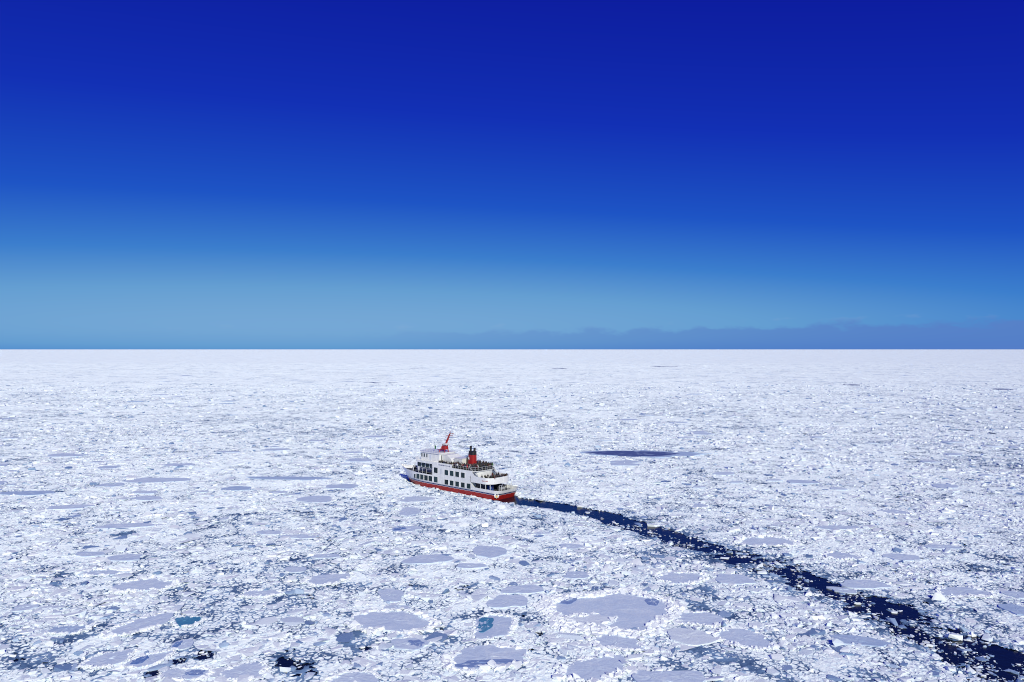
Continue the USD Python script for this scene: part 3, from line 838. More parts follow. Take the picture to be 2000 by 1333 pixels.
def strake(z0, z1, t0=None, t1=None, n=70, inset=0.0, out=0.0, rows=3, aft=True):
    """Shell plating between two heights, both sides, round the stern. z0, z1 may be functions of t."""
    fz = [(lambda t, z=z: np.full_like(t, z)) if not callable(z) else z for z in (z0, z1)]
    V, F = [], []
    base = np.concatenate([np.linspace(0, .08, 16)[:-1] ** 1.0, np.linspace(.08, .6, 20)[:-1], np.linspace(.6, 1, n - 35)])
    base[:15] = .08 * np.linspace(0, 1, 16)[:15] ** 2
    for k in range(rows + 1):
        w = k / rows
        zz = np.full_like(base, (fz[0](np.zeros(1))[0]) * (1 - w) + fz[1](np.zeros(1))[0] * w)
        for _ in range(3):
            a = t_aft(zz) if t0 is None else np.full_like(base, t0)
            f = t_fwd(zz) if t1 is None else np.full_like(base, t1)
            t = a + (f - a) * base
            zz = fz[0](t) * (1 - w) + fz[1](t) * w
        b = beam(t, zz, inset)
        b = np.where(b > 0, b + out, 0)
        V.append(np.concatenate([np.stack([t, b, zz], 1), np.stack([t, -b, zz], 1)[::-1]]))
    m = len(V[0])
    for k in range(rows):
        for i in range(m - 1):
            F += [(k * m + i + 1, k * m + i, (k + 1) * m + i), (k * m + i + 1, (k + 1) * m + i, (k + 1) * m + i + 1)]
        if t0 is None and aft:
            F += [(k * m, k * m + m - 1, (k + 1) * m + m - 1), (k * m, (k + 1) * m + m - 1, (k + 1) * m)]
    return trimesh.Trimesh(np.vstack(V), np.array(F), process=False)


def deck_outline(t0, t1, z, inset, n=40, round_aft=0.0, round_fwd=0.0):
    t = t0 + (t1 - t0) * (0.5 - 0.5 * np.cos(np.linspace(0, np.pi, n)))
    b = beam(t, z, inset)
    if round_aft:
        s = np.clip((t - t0) / round_aft, 0, 1)
        b = b * (1 - (1 - s) ** 2.6) ** (1 / 2.6)
    if round_fwd:
        s = np.clip((t1 - t) / round_fwd, 0, 1)
        b = b * (1 - (1 - s) ** 2.6) ** (1 / 2.6)
    return np.concatenate([np.stack([t, b], 1), np.stack([t, -b], 1)[::-1]])


def ring_wall(outline, z0, z1, th=.08, span=None):
    """A thin wall standing on an outline (closed unless span picks part of it)."""
    from shapely.geometry import Polygon, box as sbox
    p = Polygon(outline).buffer(0)
    r = p.difference(p.buffer(-th))
    if span:
        r = r.intersection(sbox(span[0], -20, span[1], 20))
    out = []
    for q in getattr(r, 'geoms', [r]):
        if q.area > .01:
            out.append(extrude(q, z0, z1))
    return cat_(out)


# hull
sheer = lambda t: 4.35 + .60 * np.clip((t - 33) / 14, 0, 1) ** 1.5
hull = obj('hull', strake(1.95, 2.80, rows=2), white, ferry, smooth=40)
obj('bottom_plating', strake(-1.0, 1.42, rows=6), red, hull, smooth=40)
obj('white_line', strake(1.42, 1.50, rows=1), white, hull, smooth=40)
obj('navy_stripe', strake(1.50, 1.86, rows=1), navy, hull, smooth=40)
obj('white_line', strake(1.86, 1.95, rows=1), white, hull, smooth=40)
obj('fender_strake', strake(1.96, 2.06, out=.05, rows=2), white, hull, smooth=40)
low_aft = lambda t: np.full_like(t, 2.80)
upper_edge = lambda t: np.where(t > 9.2, sheer(t), 2.80 + (4.35 - 2.80) * np.clip((t - 7.4) / 1.8, 0, 1) ** 2.0)
obj('side_plating', strake(2.80, upper_edge, t0=7.4, n=120, rows=3, aft=False), white, hull, smooth=40)
# bow bulwark's inner skin and the decks
obj('bow_bulwark', strake(3.6, sheer, t0=36.0, inset=.10, rows=1, aft=False), white, hull, smooth=40)
obj('main_deck', extrude(deck_outline(-1.75, 12, 2.0, .12), 1.70, 1.78), deck_mat, ferry)
obj('foredeck', extrude(deck_outline(33, 46.0, 3.9, .14), 3.72, 3.80), deck_mat, ferry)
obj('anchor_winch', cat_([box(40.2, 41.0, -.7, .7, 3.8, 4.4), bar((40.6, -1.1, 4.2), (40.6, 1.1, 4.2), .25, 10)]), steel, ferry)
obj('jack_staff', bar((45.9, 0, 3.8), (46.5, 0, 6.2), .04), white, ferry)

# emblem and lettering
em = []
for k in range(8):
    a = k * math.pi / 4
    c = trimesh.creation.icosphere(1, .26)
    c.apply_scale((.25, 1, 1))
    c.apply_translation((0, .52 * math.cos(a), .52 * math.sin(a)))
    em.append(c)
quarter_t, quarter_v = 0.15, 2.6


def on_side(m, t, z, out=.05):
    """Turns a piece modelled in the y-z plane (x outward) onto the port side plating at t."""
    b0, b1 = beam(t - .2, z), beam(t + .2, z)
    ang = math.atan2(.4, b1 - b0)        # direction of the plating
    n = np.array([-(b1 - b0), .4]) / math.hypot(.4, b1 - b0)
    yaw = math.atan2(n[1], n[0])
    m = m.copy()
    m.apply_transform(trimesh.transformations.rotation_matrix(yaw, [0, 0, 1]))
    m.apply_translation((t + n[0] * out, beam(t, z) + n[1] * out, z))
    return m


emb = obj('emblem', on_side(cat_(em), -.9, 1.35, .08), white, hull)
gdisc = trimesh.creation.icosphere(1, .34)
gdisc.apply_scale((.35, 1, 1))
gdisc.apply_translation((0, 0, -.25))
obj('emblem_centre', on_side(gdisc, -.9, 1.35, .12), gold, emb)

# aft part of the main deck, open under the upper deck
obj('deck_house_aft_wall', cat_([box(8.9, 9.05, -4.7, 4.7, 1.78, 4.2)]), white, ferry)
obj('doorway', cat_([box(8.80, 8.898, 1.2, 2.4, 1.78, 3.9), box(8.80, 8.898, -2.4, -1.2, 1.78, 3.9), box(8.80, 8.898, -.9, .9, 2.4, 3.8)]), dark, ferry)
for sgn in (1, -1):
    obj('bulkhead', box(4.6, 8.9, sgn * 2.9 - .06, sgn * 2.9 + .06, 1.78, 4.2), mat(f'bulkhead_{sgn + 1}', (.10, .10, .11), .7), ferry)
    for tt in (5.2, 3.1, 1.3):
        obj('deck_post', bar((tt, sgn * float(beam(tt, 2.8, .25)), 1.78), (tt, sgn * float(beam(tt, 2.8, .25)), 4.2), .09, 8), white, ferry)
obj('winch_cover', cat_([box(3.4, 4.9, .9, 2.3, 1.78, 3.3)]), tarp, ferry)
wb = obj('mooring_winch', cat_([bar((1.6, -1.6, 2.4), (1.6, -.2, 2.4), .42, 12), box(1.2, 2.0, -1.7, -1.6, 1.78, 2.9), box(1.2, 2.0, -.2, -.1, 1.78, 2.9)]), steel, ferry)
for vv in (1.9, .9, -2.4, -3.1):
    obj('davit', cat_([bar((.3, vv, 1.78), (.3, vv, 3.7), .07, 8), bar((.3, vv, 3.7), (-.3, vv, 3.95), .06, 8)]), white, ferry)
for vv in (2.7, -2.7):
    obj('bollard', cat_([bar((.9, vv - .25, 1.78), (.9, vv - .25, 2.3), .12, 8), bar((.9, vv + .25, 1.78), (.9, vv + .25, 2.3), .12, 8)]), steel, ferry)

# upper deck: bulwark band round the open stern
out2 = deck_outline(.9, 26.4, 4.4, 0.0, 60, round_aft=3.2)
obj('upper_deck', extrude(deck_outline(.95, 36.0, 4.4, .1, 60, round_aft=3.2), 4.70, 4.80), deck_mat, ferry)
bw = obj('upper_bulwark', ring_wall(out2, 4.18, 6.05, .10, (0, 9.3)), white, ferry)
obj('upper_deck_ceiling', extrude(deck_outline(1.05, 9.3, 4.4, .11, 40, round_aft=3.1), 4.19, 4.26), white, ferry)


gl = np.random.default_rng(5)
# faint red lettering on the band, too small to read
b_at = lambda t: float(np.interp(t, out2[:60, 0], out2[:60, 1]))
strokes = []
for k in range(7):
    tt = 2.5 + k * .3
    v0, v1 = b_at(tt), b_at(tt + .2)
    h = .3 * gl.uniform(.5, 1)
    m = box(-.1, .1 * gl.uniform(.2, 1), -.02, .02, 0, h)
    m.apply_transform(trimesh.transformations.rotation_matrix(math.atan2(v1 - v0, .2), [0, 0, 1]))
    m.apply_translation((tt, (v0 + v1) / 2 + .03, 5.0))
    strokes.append(m)
obj('lettering', cat_(strokes), red, bw)

# two-storey sides with windows
W0, W1 = 9.0, 26.4
for sgn in (1, -1):
    sd = obj('side_wall', box(W0, W1, sgn * 4.9 - (.10 if sgn > 0 else 0), sgn * 4.9 + (.10 if sgn < 0 else 0), 4.35, 7.50), white, ferry)
    y_out = sgn * 4.9
    # swept aft end of the side wall down to the bulwark
    from shapely.geometry import Polygon
    pr = Polygon([(W0, 6.05), (W0, 7.5), (8.6, 7.35), (8.1, 6.7), (7.6, 6.2), (7.0, 6.05)])
    sw = trimesh.creation.extrude_polygon(pr, .10, engine='earcut')
    sw.apply_transform(trimesh.transformations.rotation_matrix(math.pi / 2, [1, 0, 0]))
    sw.apply_translation((0, y_out + (.0 if sgn > 0 else .10), 0))
    obj('swept_panel', sw, white, sd)

    def window(t, z0, z1, w=1.12, parent=sd, base=y_out, s=sgn, frame_mat=white):
        o = .05 * s
        fr = cat_([box(t - w / 2 - .09, t - w / 2, min(base, base + o), max(base, base + o), z0 - .09, z1 + .09), box(t + w / 2, t + w / 2 + .09, min(base, base + o), max(base, base + o), z0 - .09, z1 + .09),
                   box(t - w / 2, t + w / 2, min(base, base + o), max(base, base + o), z0 - .09, z0), box(t - w / 2, t + w / 2, min(base, base + o), max(base, base + o), z1, z1 + .09)])
        p = obj('window', box(t - w / 2, t + w / 2, min(base - .01 * s, base + .015 * s), max(base - .01 * s, base + .015 * s), z0, z1), glass, parent)
        obj('frame', fr, frame_mat, p)

    for t in (19.75, 17.35, 14.95, 12.45):
        window(t, 5.05, 6.60, 1.62)
    for t in (19.75, 17.35, 14.95, 12.45, 9.95):
        window(t, 2.12, 3.62, 1.62, sd, sgn * float(beam(t, 2.9)))
    window(24.6, 5.15, 6.85, 1.75)
    window(24.6, 2.25, 3.95, 1.75, sd, sgn * float(beam(24.6, 3.0)))
    obj('side_door', box(22.0, 22.45, min(y_out, y_out + .03 * sgn), max(y_out, y_out + .03 * sgn), 5.15, 6.7), mat(f'door_grey_{sgn + 1}', (.50, .53, .60), .5), sd)
    # forward row in the hull
    for t in (27.15, 29.2, 31.25, 33.3, 35.1):
        z = 3.1
        w = 1.74 if t < 34 else 1.1
        b0, b1 = float(beam(t - w / 2, z)), float(beam(t + w / 2, z))
        m = box(-w / 2, w / 2, -.02, .03, -.80, .80)
        if sgn < 0:
            m.apply_scale((1, -1, 1))
            m.invert()
        m.apply_transform(trimesh.transformations.rotation_matrix(sgn * math.atan2(b1 - b0, w), [0, 0, 1]))
        m.apply_translation((t, sgn * (b0 + b1) / 2 + .02 * sgn, z))
        p = obj('window', m, glass, sd)
        f_ = cat_([box(-w / 2 - .08, -w / 2, -.02, .06, -.88, .88), box(w / 2, w / 2 + .08, -.02, .06, -.88, .88), box(-w / 2, w / 2, -.02, .06, .80, .88), box(-w / 2, w / 2, -.02, .06, -.88, -.80)])
        if sgn < 0:
            f_.apply_scale((1, -1, 1))
            f_.invert()
        f_.apply_transform(trimesh.transformations.rotation_matrix(sgn * math.atan2(b1 - b0, w), [0, 0, 1]))
        f_.apply_translation((t, sgn * (b0 + b1) / 2 + .02 * sgn, z))
        obj('frame', f_, white, p)

# aft wall of the upper house below the top deck, rounded, and the two stairs beside it
aw = deck_outline(7.2, 12, 6.0, 1.35, 40, round_aft=1.6)
obj('upper_house_aft_wall', ring_wall(aw, 4.80, 7.30, .12, (7, 11.5)), white, ferry)
for sgn in (1, -1):
    st = []
    for k in range(11):
        x0 = 9.6 - k * .34
        st.append(box(x0 - .34, x0, sgn * 4.15 - .42, sgn * 4.15 + .42, 7.30 - k * .23, 7.35 - k * .23))
    for s2 in (-.46, .46):
        st.append(bar((9.6, sgn * 4.15 + s2, 7.3), (5.8, sgn * 4.15 + s2, 4.8), .07, 6))
    stair = obj('stair', cat_(st), mat(f'stair_blue_{sgn + 1}', (.14, .20, .36), .6), ferry)
    obj('handrail', cat_([bar((9.6, sgn * 4.15 + s2, 8.25), (5.8, sgn * 4.15 + s2, 5.75), .035, 6) for s2 in (-.46, .46)] + [bar((9.6 - q, sgn * 4.15 + s2, 7.3 - q * .66), (9.6 - q, sgn * 4.15 + s2, 8.25 - q * .66), .03, 6) for q in (0, 1.2, 2.4, 3.8) for s2 in (-.46, .46)]), white, stair)

# top deck with its railing
top_out = deck_outline(6.9, 26.4, 5.0, 0.03, 60, round_aft=2.4)
td = obj('top_deck', extrude(top_out, 7.30, 7.46), white, ferry)
obj('deck_covering', extrude(deck_outline(7.05, 26.3, 5.0, .16, 60, round_aft=2.4), 7.464, 7.48), deck_mat, td)
tb = obj('top_bulwark', ring_wall(deck_outline(6.9, 26.4, 5.0, 0.03, 60, round_aft=2.4), 7.46, 8.50, .06, (17.3, 26.4)), white, ferry)
nm = []
for k in range(16):
    tt = 18.2 + k * .33
    w_, h_ = gl.uniform(.06, .2), gl.uniform(.15, .42)
    nm.append(box(tt, tt + w_, 4.87, 4.895, 7.85 - h_ / 2, 7.85 + h_ / 2))
    nm.append(box(tt - .03, tt + .2, 4.87, 4.894, 7.75 + gl.uniform(-.1, .15), 7.81 + gl.uniform(0, .15)))
obj('lettering', cat_(nm), navy, tb)
rail_line = np.vstack([top_out[:60][::-1], top_out[60:][::-1]])
keep = rail_line[:, 0] < 17.3
pts = rail_line[keep]
dist = np.r_[0, np.cumsum(np.linalg.norm(np.diff(pts, axis=0), axis=1))]
posts = [np.array([np.interp(s, dist, pts[:, 0]), np.interp(s, dist, pts[:, 1])]) for s in np.arange(0, dist[-1], 1.15)]


def railing(posts, z, h=1.1, parent=ferry, bars=2, r=.024):
    a = obj('railing_posts', cat_([bar((p[0], p[1], z), (p[0], p[1], z + h), r) for p in posts]), white, parent)
    for q in range(bars):
        zz = z + h * (q + 1) / bars
        obj('rail', cat_([bar((p[0], p[1], zz), (w[0], w[1], zz), r * (1.2 if q == bars - 1 else .6)) for p, w in zip(posts[:-1], posts[1:])]), white, a)
    tag(a, kind='stuff')


inset_posts = [p - np.array([0, np.sign(p[1]) * .08]) for p in posts]
railing(inset_posts, 7.46)

# forward observation house: recessed walk with raked front pillar, roof beam above
io = deck_outline(26.2, 36.3, 5.0, .95, 40, round_fwd=2.2)
fh = obj('forward_house', extrude(io, 4.80, 7.9), white, ferry)
roof = obj('forward_roof', extrude(deck_outline(24.0, 35.4, 5.6, 0.0, 40, round_fwd=1.6), 7.72, 8.35), white, ferry)


def panel_on_house(t0, t1, z0, z1, m_, name, out=.04):
    for sgn in (1, -1):
        b0, b1 = float(np.interp(t0, io[:40, 0], io[:40, 1])), float(np.interp(t1, io[:40, 0], io[:40, 1]))
        w = math.hypot(t1 - t0, b1 - b0)
        m = box(-w / 2, w / 2, -.03, out, z0, z1)
        if sgn < 0:
            m.apply_scale((1, -1, 1))
            m.invert()
        m.apply_transform(trimesh.transformations.rotation_matrix(sgn * math.atan2(b1 - b0, t1 - t0), [0, 0, 1]))
        m.apply_translation(((t0 + t1) / 2, sgn * ((b0 + b1) / 2), 0))
        obj(name, m, m_, fh)


for t0 in (27.0, 28.95, 30.9, 32.85, 34.7):
    panel_on_house(t0, t0 + (1.6 if t0 < 34 else .85), 6.15, 7.6, glass, 'window')
    panel_on_house(t0 - .17, t0 + (1.78 if t0 < 34 else 1.0), 4.82, 6.02, inner_navy, 'lower_panel', .03)
for sgn in (1, -1):
    b0, b1 = float(beam(36.4, 4.5)), float(beam(34.9, 5.6))
    obj('raked_pillar', cat_([bar((36.3, sgn * (b0 - .12), 4.4), (34.9, sgn * (b1 - .12), 7.8), .13, 8)]), white, ferry)
    for t in (33.0, 31.0, 29.0):
        bb = float(beam(t, 5.0)) - .10
        obj('walk_post', bar((t, sgn * bb, 4.4), (t, sgn * bb, 5.9), .05, 6), white, ferry)
    obj('walk_rail', cat_([bar((t, sgn * (float(beam(t, 4.8)) - .1), zz), (t + 1.2, sgn * (float(beam(t + 1.2, 4.8)) - .1), zz), .03) for t in np.arange(26.4, 35.9, 1.2) for zz in (5.9,)]), white, ferry)
    obj('recess_end', box(26.2, 26.45, sgn * 4.9 - (.10 if sgn > 0 else 1.3), sgn * 4.9 + (1.3 if sgn > 0 else .10) - (1.3 if sgn > 0 else 0) + (0 if sgn > 0 else 0), 4.35, 8.0), white, ferry)
# front windows of the observation house
for q in (-2.0, -.7, .7, 2.0):
    obj('window', box(36.22, 36.34, q * .55 - .32, q * .55 + .32, 6.1, 7.4), glass, fh)

# wheelhouse
wo = [(24.6, 3.5), (33.2, 3.5), (34.5, 2.2), (34.7, 0), (34.5, -2.2), (33.2, -3.5), (24.6, -3.5)]
wh = obj('wheelhouse', extrude(wo, 8.35, 10.85), white, ferry)
obj('wheelhouse_roof', extrude([(24.4, 3.8), (33.4, 3.8), (35.0, 2.4), (35.2, 0), (35.0, -2.4), (33.4, -3.8), (24.4, -3.8)], 10.85, 11.08), white, wh)
for sgn in (1, -1):
    for t0, w in ((32.6, .5), (31.4, .55), (30.2, .5)):
        obj('window', box(t0, t0 + w, sgn * 3.48 if sgn > 0 else -3.53, 3.53 if sgn > 0 else -3.48, 9.35, 10.45), glass, wh)
    obj('wheelhouse_door', box(28.4, 29.2, 3.48 if sgn > 0 else -3.52, 3.52 if sgn > 0 else -3.48, 8.5, 10.4), mat(f'wheel_door_{sgn + 1}', (.60, .64, .72), .5), wh)
    obj('bridge_wing', cat_([box(33.2, 34.6, 3.5 if sgn > 0 else -4.6, 4.6 if sgn > 0 else -3.5, 8.35, 8.45), box(33.2, 34.6, 4.5 if sgn > 0 else -4.6, 4.6 if sgn > 0 else -4.5, 8.45, 9.35)]), white, wh)
    railing([np.array([t, sgn * 4.55]) for t in np.arange(24.6, 33.2, 1.4)], 8.35, 1.0, ferry, 2)
for k in range(5):
    a = -1.6 + k * .8
    obj('window', box(34.62, 34.72, a - .33, a + .33, 9.35, 10.45), glass, wh)
obj('wheelhouse_rear_door', box(24.55, 24.598, 1.9, 2.7, 8.4, 10.4), dark, wh)
obj('roof_antenna', cat_([bar((33, 1.6, 11.08), (33, 1.6, 12.9), .03), bar((32.4, -1.6, 11.08), (32.4, -1.6, 13.2), .03), bar((31, 2.6, 11.08), (31, 2.6, 12.2), .03)]), white, wh)
railing([np.array([t, 3.6]) for t in np.arange(25.2, 33.5, 1.3)], 11.08, .9, wh.GetParent(), 2, .025)
gs = obj('signal_staff', bar((29.3, 1.2, 11.08), (29.3, 1.2, 13.0), .05), steel, ferry)
obj('green_flag', cat_([box(28.7, 29.25, 1.18, 1.22, 11.9, 13.0)]), green_cloth, gs)

# casing aft of the wheelhouse with a sloped end, and a second house before the funnel
pr = [(24.58, 7.48), (24.58, 10.55), (22.0, 10.55), (20.6, 9.9), (19.9, 9.0), (19.7, 7.48)]
cs = trimesh.creation.extrude_polygon(Polygon(pr), 5.0, engine='earcut')
cs.apply_transform(trimesh.transformations.rotation_matrix(math.pi / 2, [1, 0, 0]))
cs.apply_translation((0, 2.5, 0))
obj('casing', cs, white, ferry)
obj('casing_rim', box(21.9, 24.5, -2.56, 2.56, 10.56, 10.66), white, ferry)
ho = obj('top_house', cat_([box(15.9, 19.3, -2.0, 2.0, 7.48, 10.0), box(15.8, 19.4, -2.1, 2.1, 10.003, 10.12)]), white, ferry)
obj('side_door', box(17.2, 17.9, 1.98, 2.03, 7.5, 9.4), steel, ho)

# funnel
def tower(sections, n=18):
    """Rounded tapering tower: (t centre, half length, half width, z) sections."""
    V, F = [], []
    a = np.linspace(0, 2 * np.pi, n, endpoint=False)
    for tc, hl, hw, z in sections:
        c, s_ = np.cos(a), np.sin(a)
        V.append(np.stack([tc + hl * np.sign(c) * np.abs(c) ** .6, hw * np.sign(s_) * np.abs(s_) ** .6, np.full(n, z)], 1))
    for k in range(len(sections) - 1):
        for i in range(n):
            j = (i + 1) % n
            F += [(k * n + i, k * n + j, (k + 1) * n + j), (k * n + i, (k + 1) * n + j, (k + 1) * n + i)]
    V.append([[sections[-1][0], 0, sections[-1][3]]])
    for i in range(n):
        F.append(((len(sections) - 1) * n + i, (len(sections) - 1) * n + (i + 1) % n, len(sections) * n))
    return trimesh.Trimesh(np.vstack(V), np.array(F), process=False)


fu = obj('funnel', tower([(13.5, 1.45, 1.15, 7.48), (13.3, 1.2, 1.0, 11.5)]), red, ferry, smooth=50)
obj('funnel_cap', tower([(13.3, 1.22, 1.02, 11.5), (13.2, 1.10, .92, 12.5)]), black, fu, smooth=50)
for tc, vv, top in ((13.75, .35, 14.1), (12.75, -.3, 13.5)):
    obj('exhaust_pipe', bar((tc, vv, 12.4), (tc - .1, vv, top), .36, 12), black, fu, smooth=50)
obj('exhaust_flap', bar((12.6, -.3, 13.2), (11.4, -.3, 13.3), .07, 6), black, fu)
fin = trimesh.creation.extrude_polygon(Polygon([(14.6, 8.6), (16.0, 8.6), (15.7, 10.6), (14.5, 10.9)]), .3, engine='earcut')
fin.apply_transform(trimesh.transformations.rotation_matrix(math.pi / 2, [1, 0, 0]))
fin.apply_translation((0, .15, 0))
obj('ventilator', fin, black, fu)
fe = []
for k in range(5):
    a = math.pi / 2 + k * 2 * math.pi / 5
    fe.append(Polygon([(.5 * math.cos(a), .5 * math.sin(a)), (.2 * math.cos(a + .63), .2 * math.sin(a + .63)), (0, 0), (.2 * math.cos(a - .63), .2 * math.sin(a - .63))]))
from shapely.ops import unary_union
fm = trimesh.creation.extrude_polygon(unary_union(fe).buffer(.02), .05, engine='earcut')
fm.apply_transform(trimesh.transformations.rotation_matrix(math.pi / 2, [1, 0, 0]))
fm.apply_translation((13.9, 1.12, 10.4))
obj('emblem', fm, white, fu)

# red mast on the wheelhouse roof
ms = []
for x0, x1, v in ((27.6, 26.0, .8), (27.6, 26.0, -.8), (25.0, 25.2, .8), (25.0, 25.2, -.8)):
    ms.append(bar((x0, v, 11.08), (x1, v * .6, 13.4), .16, 8))
mast = obj('mast', cat_(ms + [box(24.8, 26.4, -.7, .7, 13.3, 13.55), box(25.1, 26.6, -.62, .62, 11.9, 13.0), box(26.6, 28.4, -.9, .9, 11.6, 11.72)]), red, ferry)
obj('mast_platform', box(24.4, 26.0, -.9, .9, 13.56, 13.95), white, mast)
obj('raked_pole', tower([(25.2, .34, .30, 13.95), (23.4, .20, .20, 17.2)]), red, mast, smooth=50)
obj('yard', cat_([bar((23.7, -1.5, 16.5), (23.7, 1.5, 16.5), .08), bar((23.3, 0, 17.1), (21.7, 0, 17.2), .09), bar((24.6, -1.0, 15.0), (24.6, 1.0, 15.0), .07), bar((23.4, 0, 17.1), (23.2, 0, 18.0), .05)]), red, mast)
for v_ in (-.5, .5):
    obj('stay', cat_([bar((23.5, v_, 16.5), (45.5, v_ * .2, 5.0), .02, 4)]), steel, mast)
obj('radar_scanner', cat_([box(26.9, 27.3, -1.1, 1.1, 12.6, 12.8), bar((27.1, 0, 11.7), (27.1, 0, 12.6), .12)]), white, mast)

# ------------------------------------------------------------------ people on the decks
def ball(c, r):
    s_ = m3.Manifold.sphere(r, 10)
    return s_.translate(tuple(map(float, c)))


def limb(*joints):
    """Joined hulls of spheres at the joints ((x, y, z), radius)."""
    out = m3.Manifold()
    for (a, ra), (b, rb) in zip(joints[:-1], joints[1:]):
        out = out + m3.Manifold.batch_hull([ball(a, ra), ball(b, rb)])
    return out


def hand(wrist, direction, s):
    d = np.asarray(direction, float)
    d /= np.linalg.norm(d)
    sidev = np.cross(d, [0, 0, 1.0])
    sidev = sidev / (np.linalg.norm(sidev) + 1e-6) if np.linalg.norm(sidev) > .1 else np.array([0, 1.0, 0])
    w = np.asarray(wrist, float)
    palm = m3.Manifold.batch_hull([ball(w, .026), ball(w + d * .085 + sidev * .03, .016), ball(w + d * .085 - sidev * .03, .016)])
    down = np.array([0, 0, -.02])
    for k, (o, L) in enumerate(((-.033, .06), (-.011, .075), (.011, .07), (.033, .055))):
        b = w + d * .08 + sidev * o
        palm = palm + limb((b, .010), (b + d * L * .6, .009), (b + d * L + down, .008))
    tb_ = w + d * .03 + sidev * .03 * s
    return palm + limb((tb_, .012), (tb_ + sidev * .03 * s + d * .025, .010), (tb_ + sidev * .035 * s + d * .055, .009))


def person_meshes(pose, cap):
    arms = {'down': [((.02, 1, .0), (.0, .29, 1.08), (.10, .27, .86))], }
    P = {'rail': ((.10, .27, 1.14), (.33, .20, 1.06)), 'down': ((-.02, .27, 1.10), (.08, .27, .88)), 'photo': ((.22, .24, 1.20), (.34, .08, 1.50)), 'fold': ((.06, .27, 1.12), (.24, .05, 1.16))}[pose]
    lean = .06 if pose == 'rail' else 0.0
    sh, hip, neck, head = (lean, 0, 1.38), (0, 0, .90), (lean, 0, 1.46), (lean + .03, 0, 1.60)
    skin = limb((hip, .09), ((lean * .5, 0, 1.15), .08), ((lean, 0, 1.34), .08)) + limb((neck, .055), (head, .07))
    hd = m3.Manifold.batch_hull([ball((lean + .02, 0, 1.62), .095), ball((lean + .045, 0, 1.535), .06)])
    hd = hd + limb(((lean + .105, 0, 1.605), .012), ((lean + .125, 0, 1.575), .016)) + ball((lean + .01, .093, 1.585), .022) + ball((lean + .01, -.093, 1.585), .022)
    hd = hd + limb(((lean + .092, -.022, 1.537), .010), ((lean + .092, .022, 1.537), .010))
    for s in (1, -1):
        hd = hd + ball((lean + .098, .034 * s, 1.622), .013)
    skin = skin + hd
    jacket = m3.Manifold.batch_hull([ball((lean, .15, 1.36), .085), ball((lean, -.15, 1.36), .085), ball((lean * .5 + .02, .10, 1.05), .135), ball((lean * .5 + .02, -.10, 1.05), .135), ball((0, .10, .80), .12), ball((0, -.10, .80), .12)])
    jacket = jacket + limb((neck, .085), ((lean, 0, 1.40), .12))
    trousers = m3.Manifold()
    for s in (1, -1):
        e, w = (np.array([p[0] + lean, p[1] * s, p[2]]) for p in P)
        shd = np.array([lean, .20 * s, 1.35])
        jacket = jacket + limb((shd, .082), (e, .066), (w, .052))
        skin = skin + limb(((lean, .10 * s, 1.33), .06), (shd, .055), (e, .042), (w, .034)) + hand(w + (w - e) * .08, w - e, -s)
        hp, kn, an = np.array([0, .09 * s, .86]), np.array([.03, .10 * s, .47]), np.array([-.01, .11 * s, .09])
        skin = skin + limb((hp, .09), (kn, .06), (an, .042)) + limb((an, .04), (an + [.15, .01 * s, -.045], .035))
        trousers = trousers + limb((hp, .115), (kn, .085), (an, .075)) + limb((an + [0, 0, -.03], .055), (an + [.16, .01 * s, -.045], .043))
    if cap == 'hood':
        hat = m3.Manifold.batch_hull([ball((lean + .02, 0, 1.65), .120), ball((lean + .01, 0, 1.50), .112)])
    elif cap == 'hat':
        hat = m3.Manifold.batch_hull([ball((lean + .005, 0, 1.66), .112), ball((lean, 0, 1.72), .05)]) + ball((lean, 0, 1.77), .035)
    else:
        hat = m3.Manifold.batch_hull([ball((lean - .01, 0, 1.645), .103), ball((lean - .045, 0, 1.56), .075)])
    return skin, jacket, trousers, hat


SKIN = mat('skin', (.22, .125, .09), .6)
CLOTH = {k: mat(f'cloth_{k}', c, .85) for k, c in dict(black=(.016, .016, .018), navy=(.02, .026, .07), brown=(.035, .02, .015), green=(.04, .14, .035), olive=(.025, .03, .018), maroon=(.09, .012, .016), red=(.45, .03, .03),
                                                       white=(.75, .74, .73), pink=(.6, .33, .36), charcoal=(.04, .042, .048), blue=(.05, .12, .32), hair=(.015, .012, .01), cream=(.6, .55, .45)).items()}
mesh_of = {}
first_of = {}


def person(t, v, deck, face, look_, label, group=None):
    """look_: (jacket, trousers, cap kind, cap colour, pose). face: degrees in the ship's frame."""
    p = SHIP_O + SH * t + SP * v
    rz = math.degrees(SHIP_A) + face
    x = thing('person', label, 'person', (p[0], p[1], deck), rz, group)
    size = 1.0
    if look_ in first_of:
        x.GetReferences().AddInternalReference(first_of[look_])
        x.SetInstanceable(True)
        return x
    first_of[look_] = x.GetPath()
    j, tr, ck, cc, pose = look_
    if (pose, ck) not in mesh_of:
        mesh_of[pose, ck] = person_meshes(pose, ck)
    sk, ja, trm, hat = mesh_of[pose, ck]
    obj('body', sk, SKIN, x, smooth=50)
    obj('jacket', ja, CLOTH[j], x, smooth=50)
    obj('trousers', trm, CLOTH[tr], x, smooth=50)
    obj({'hood': 'hood', 'hat': 'hat', 'hair': 'hair'}[ck], hat, CLOTH[cc], x, smooth=50)
    return x


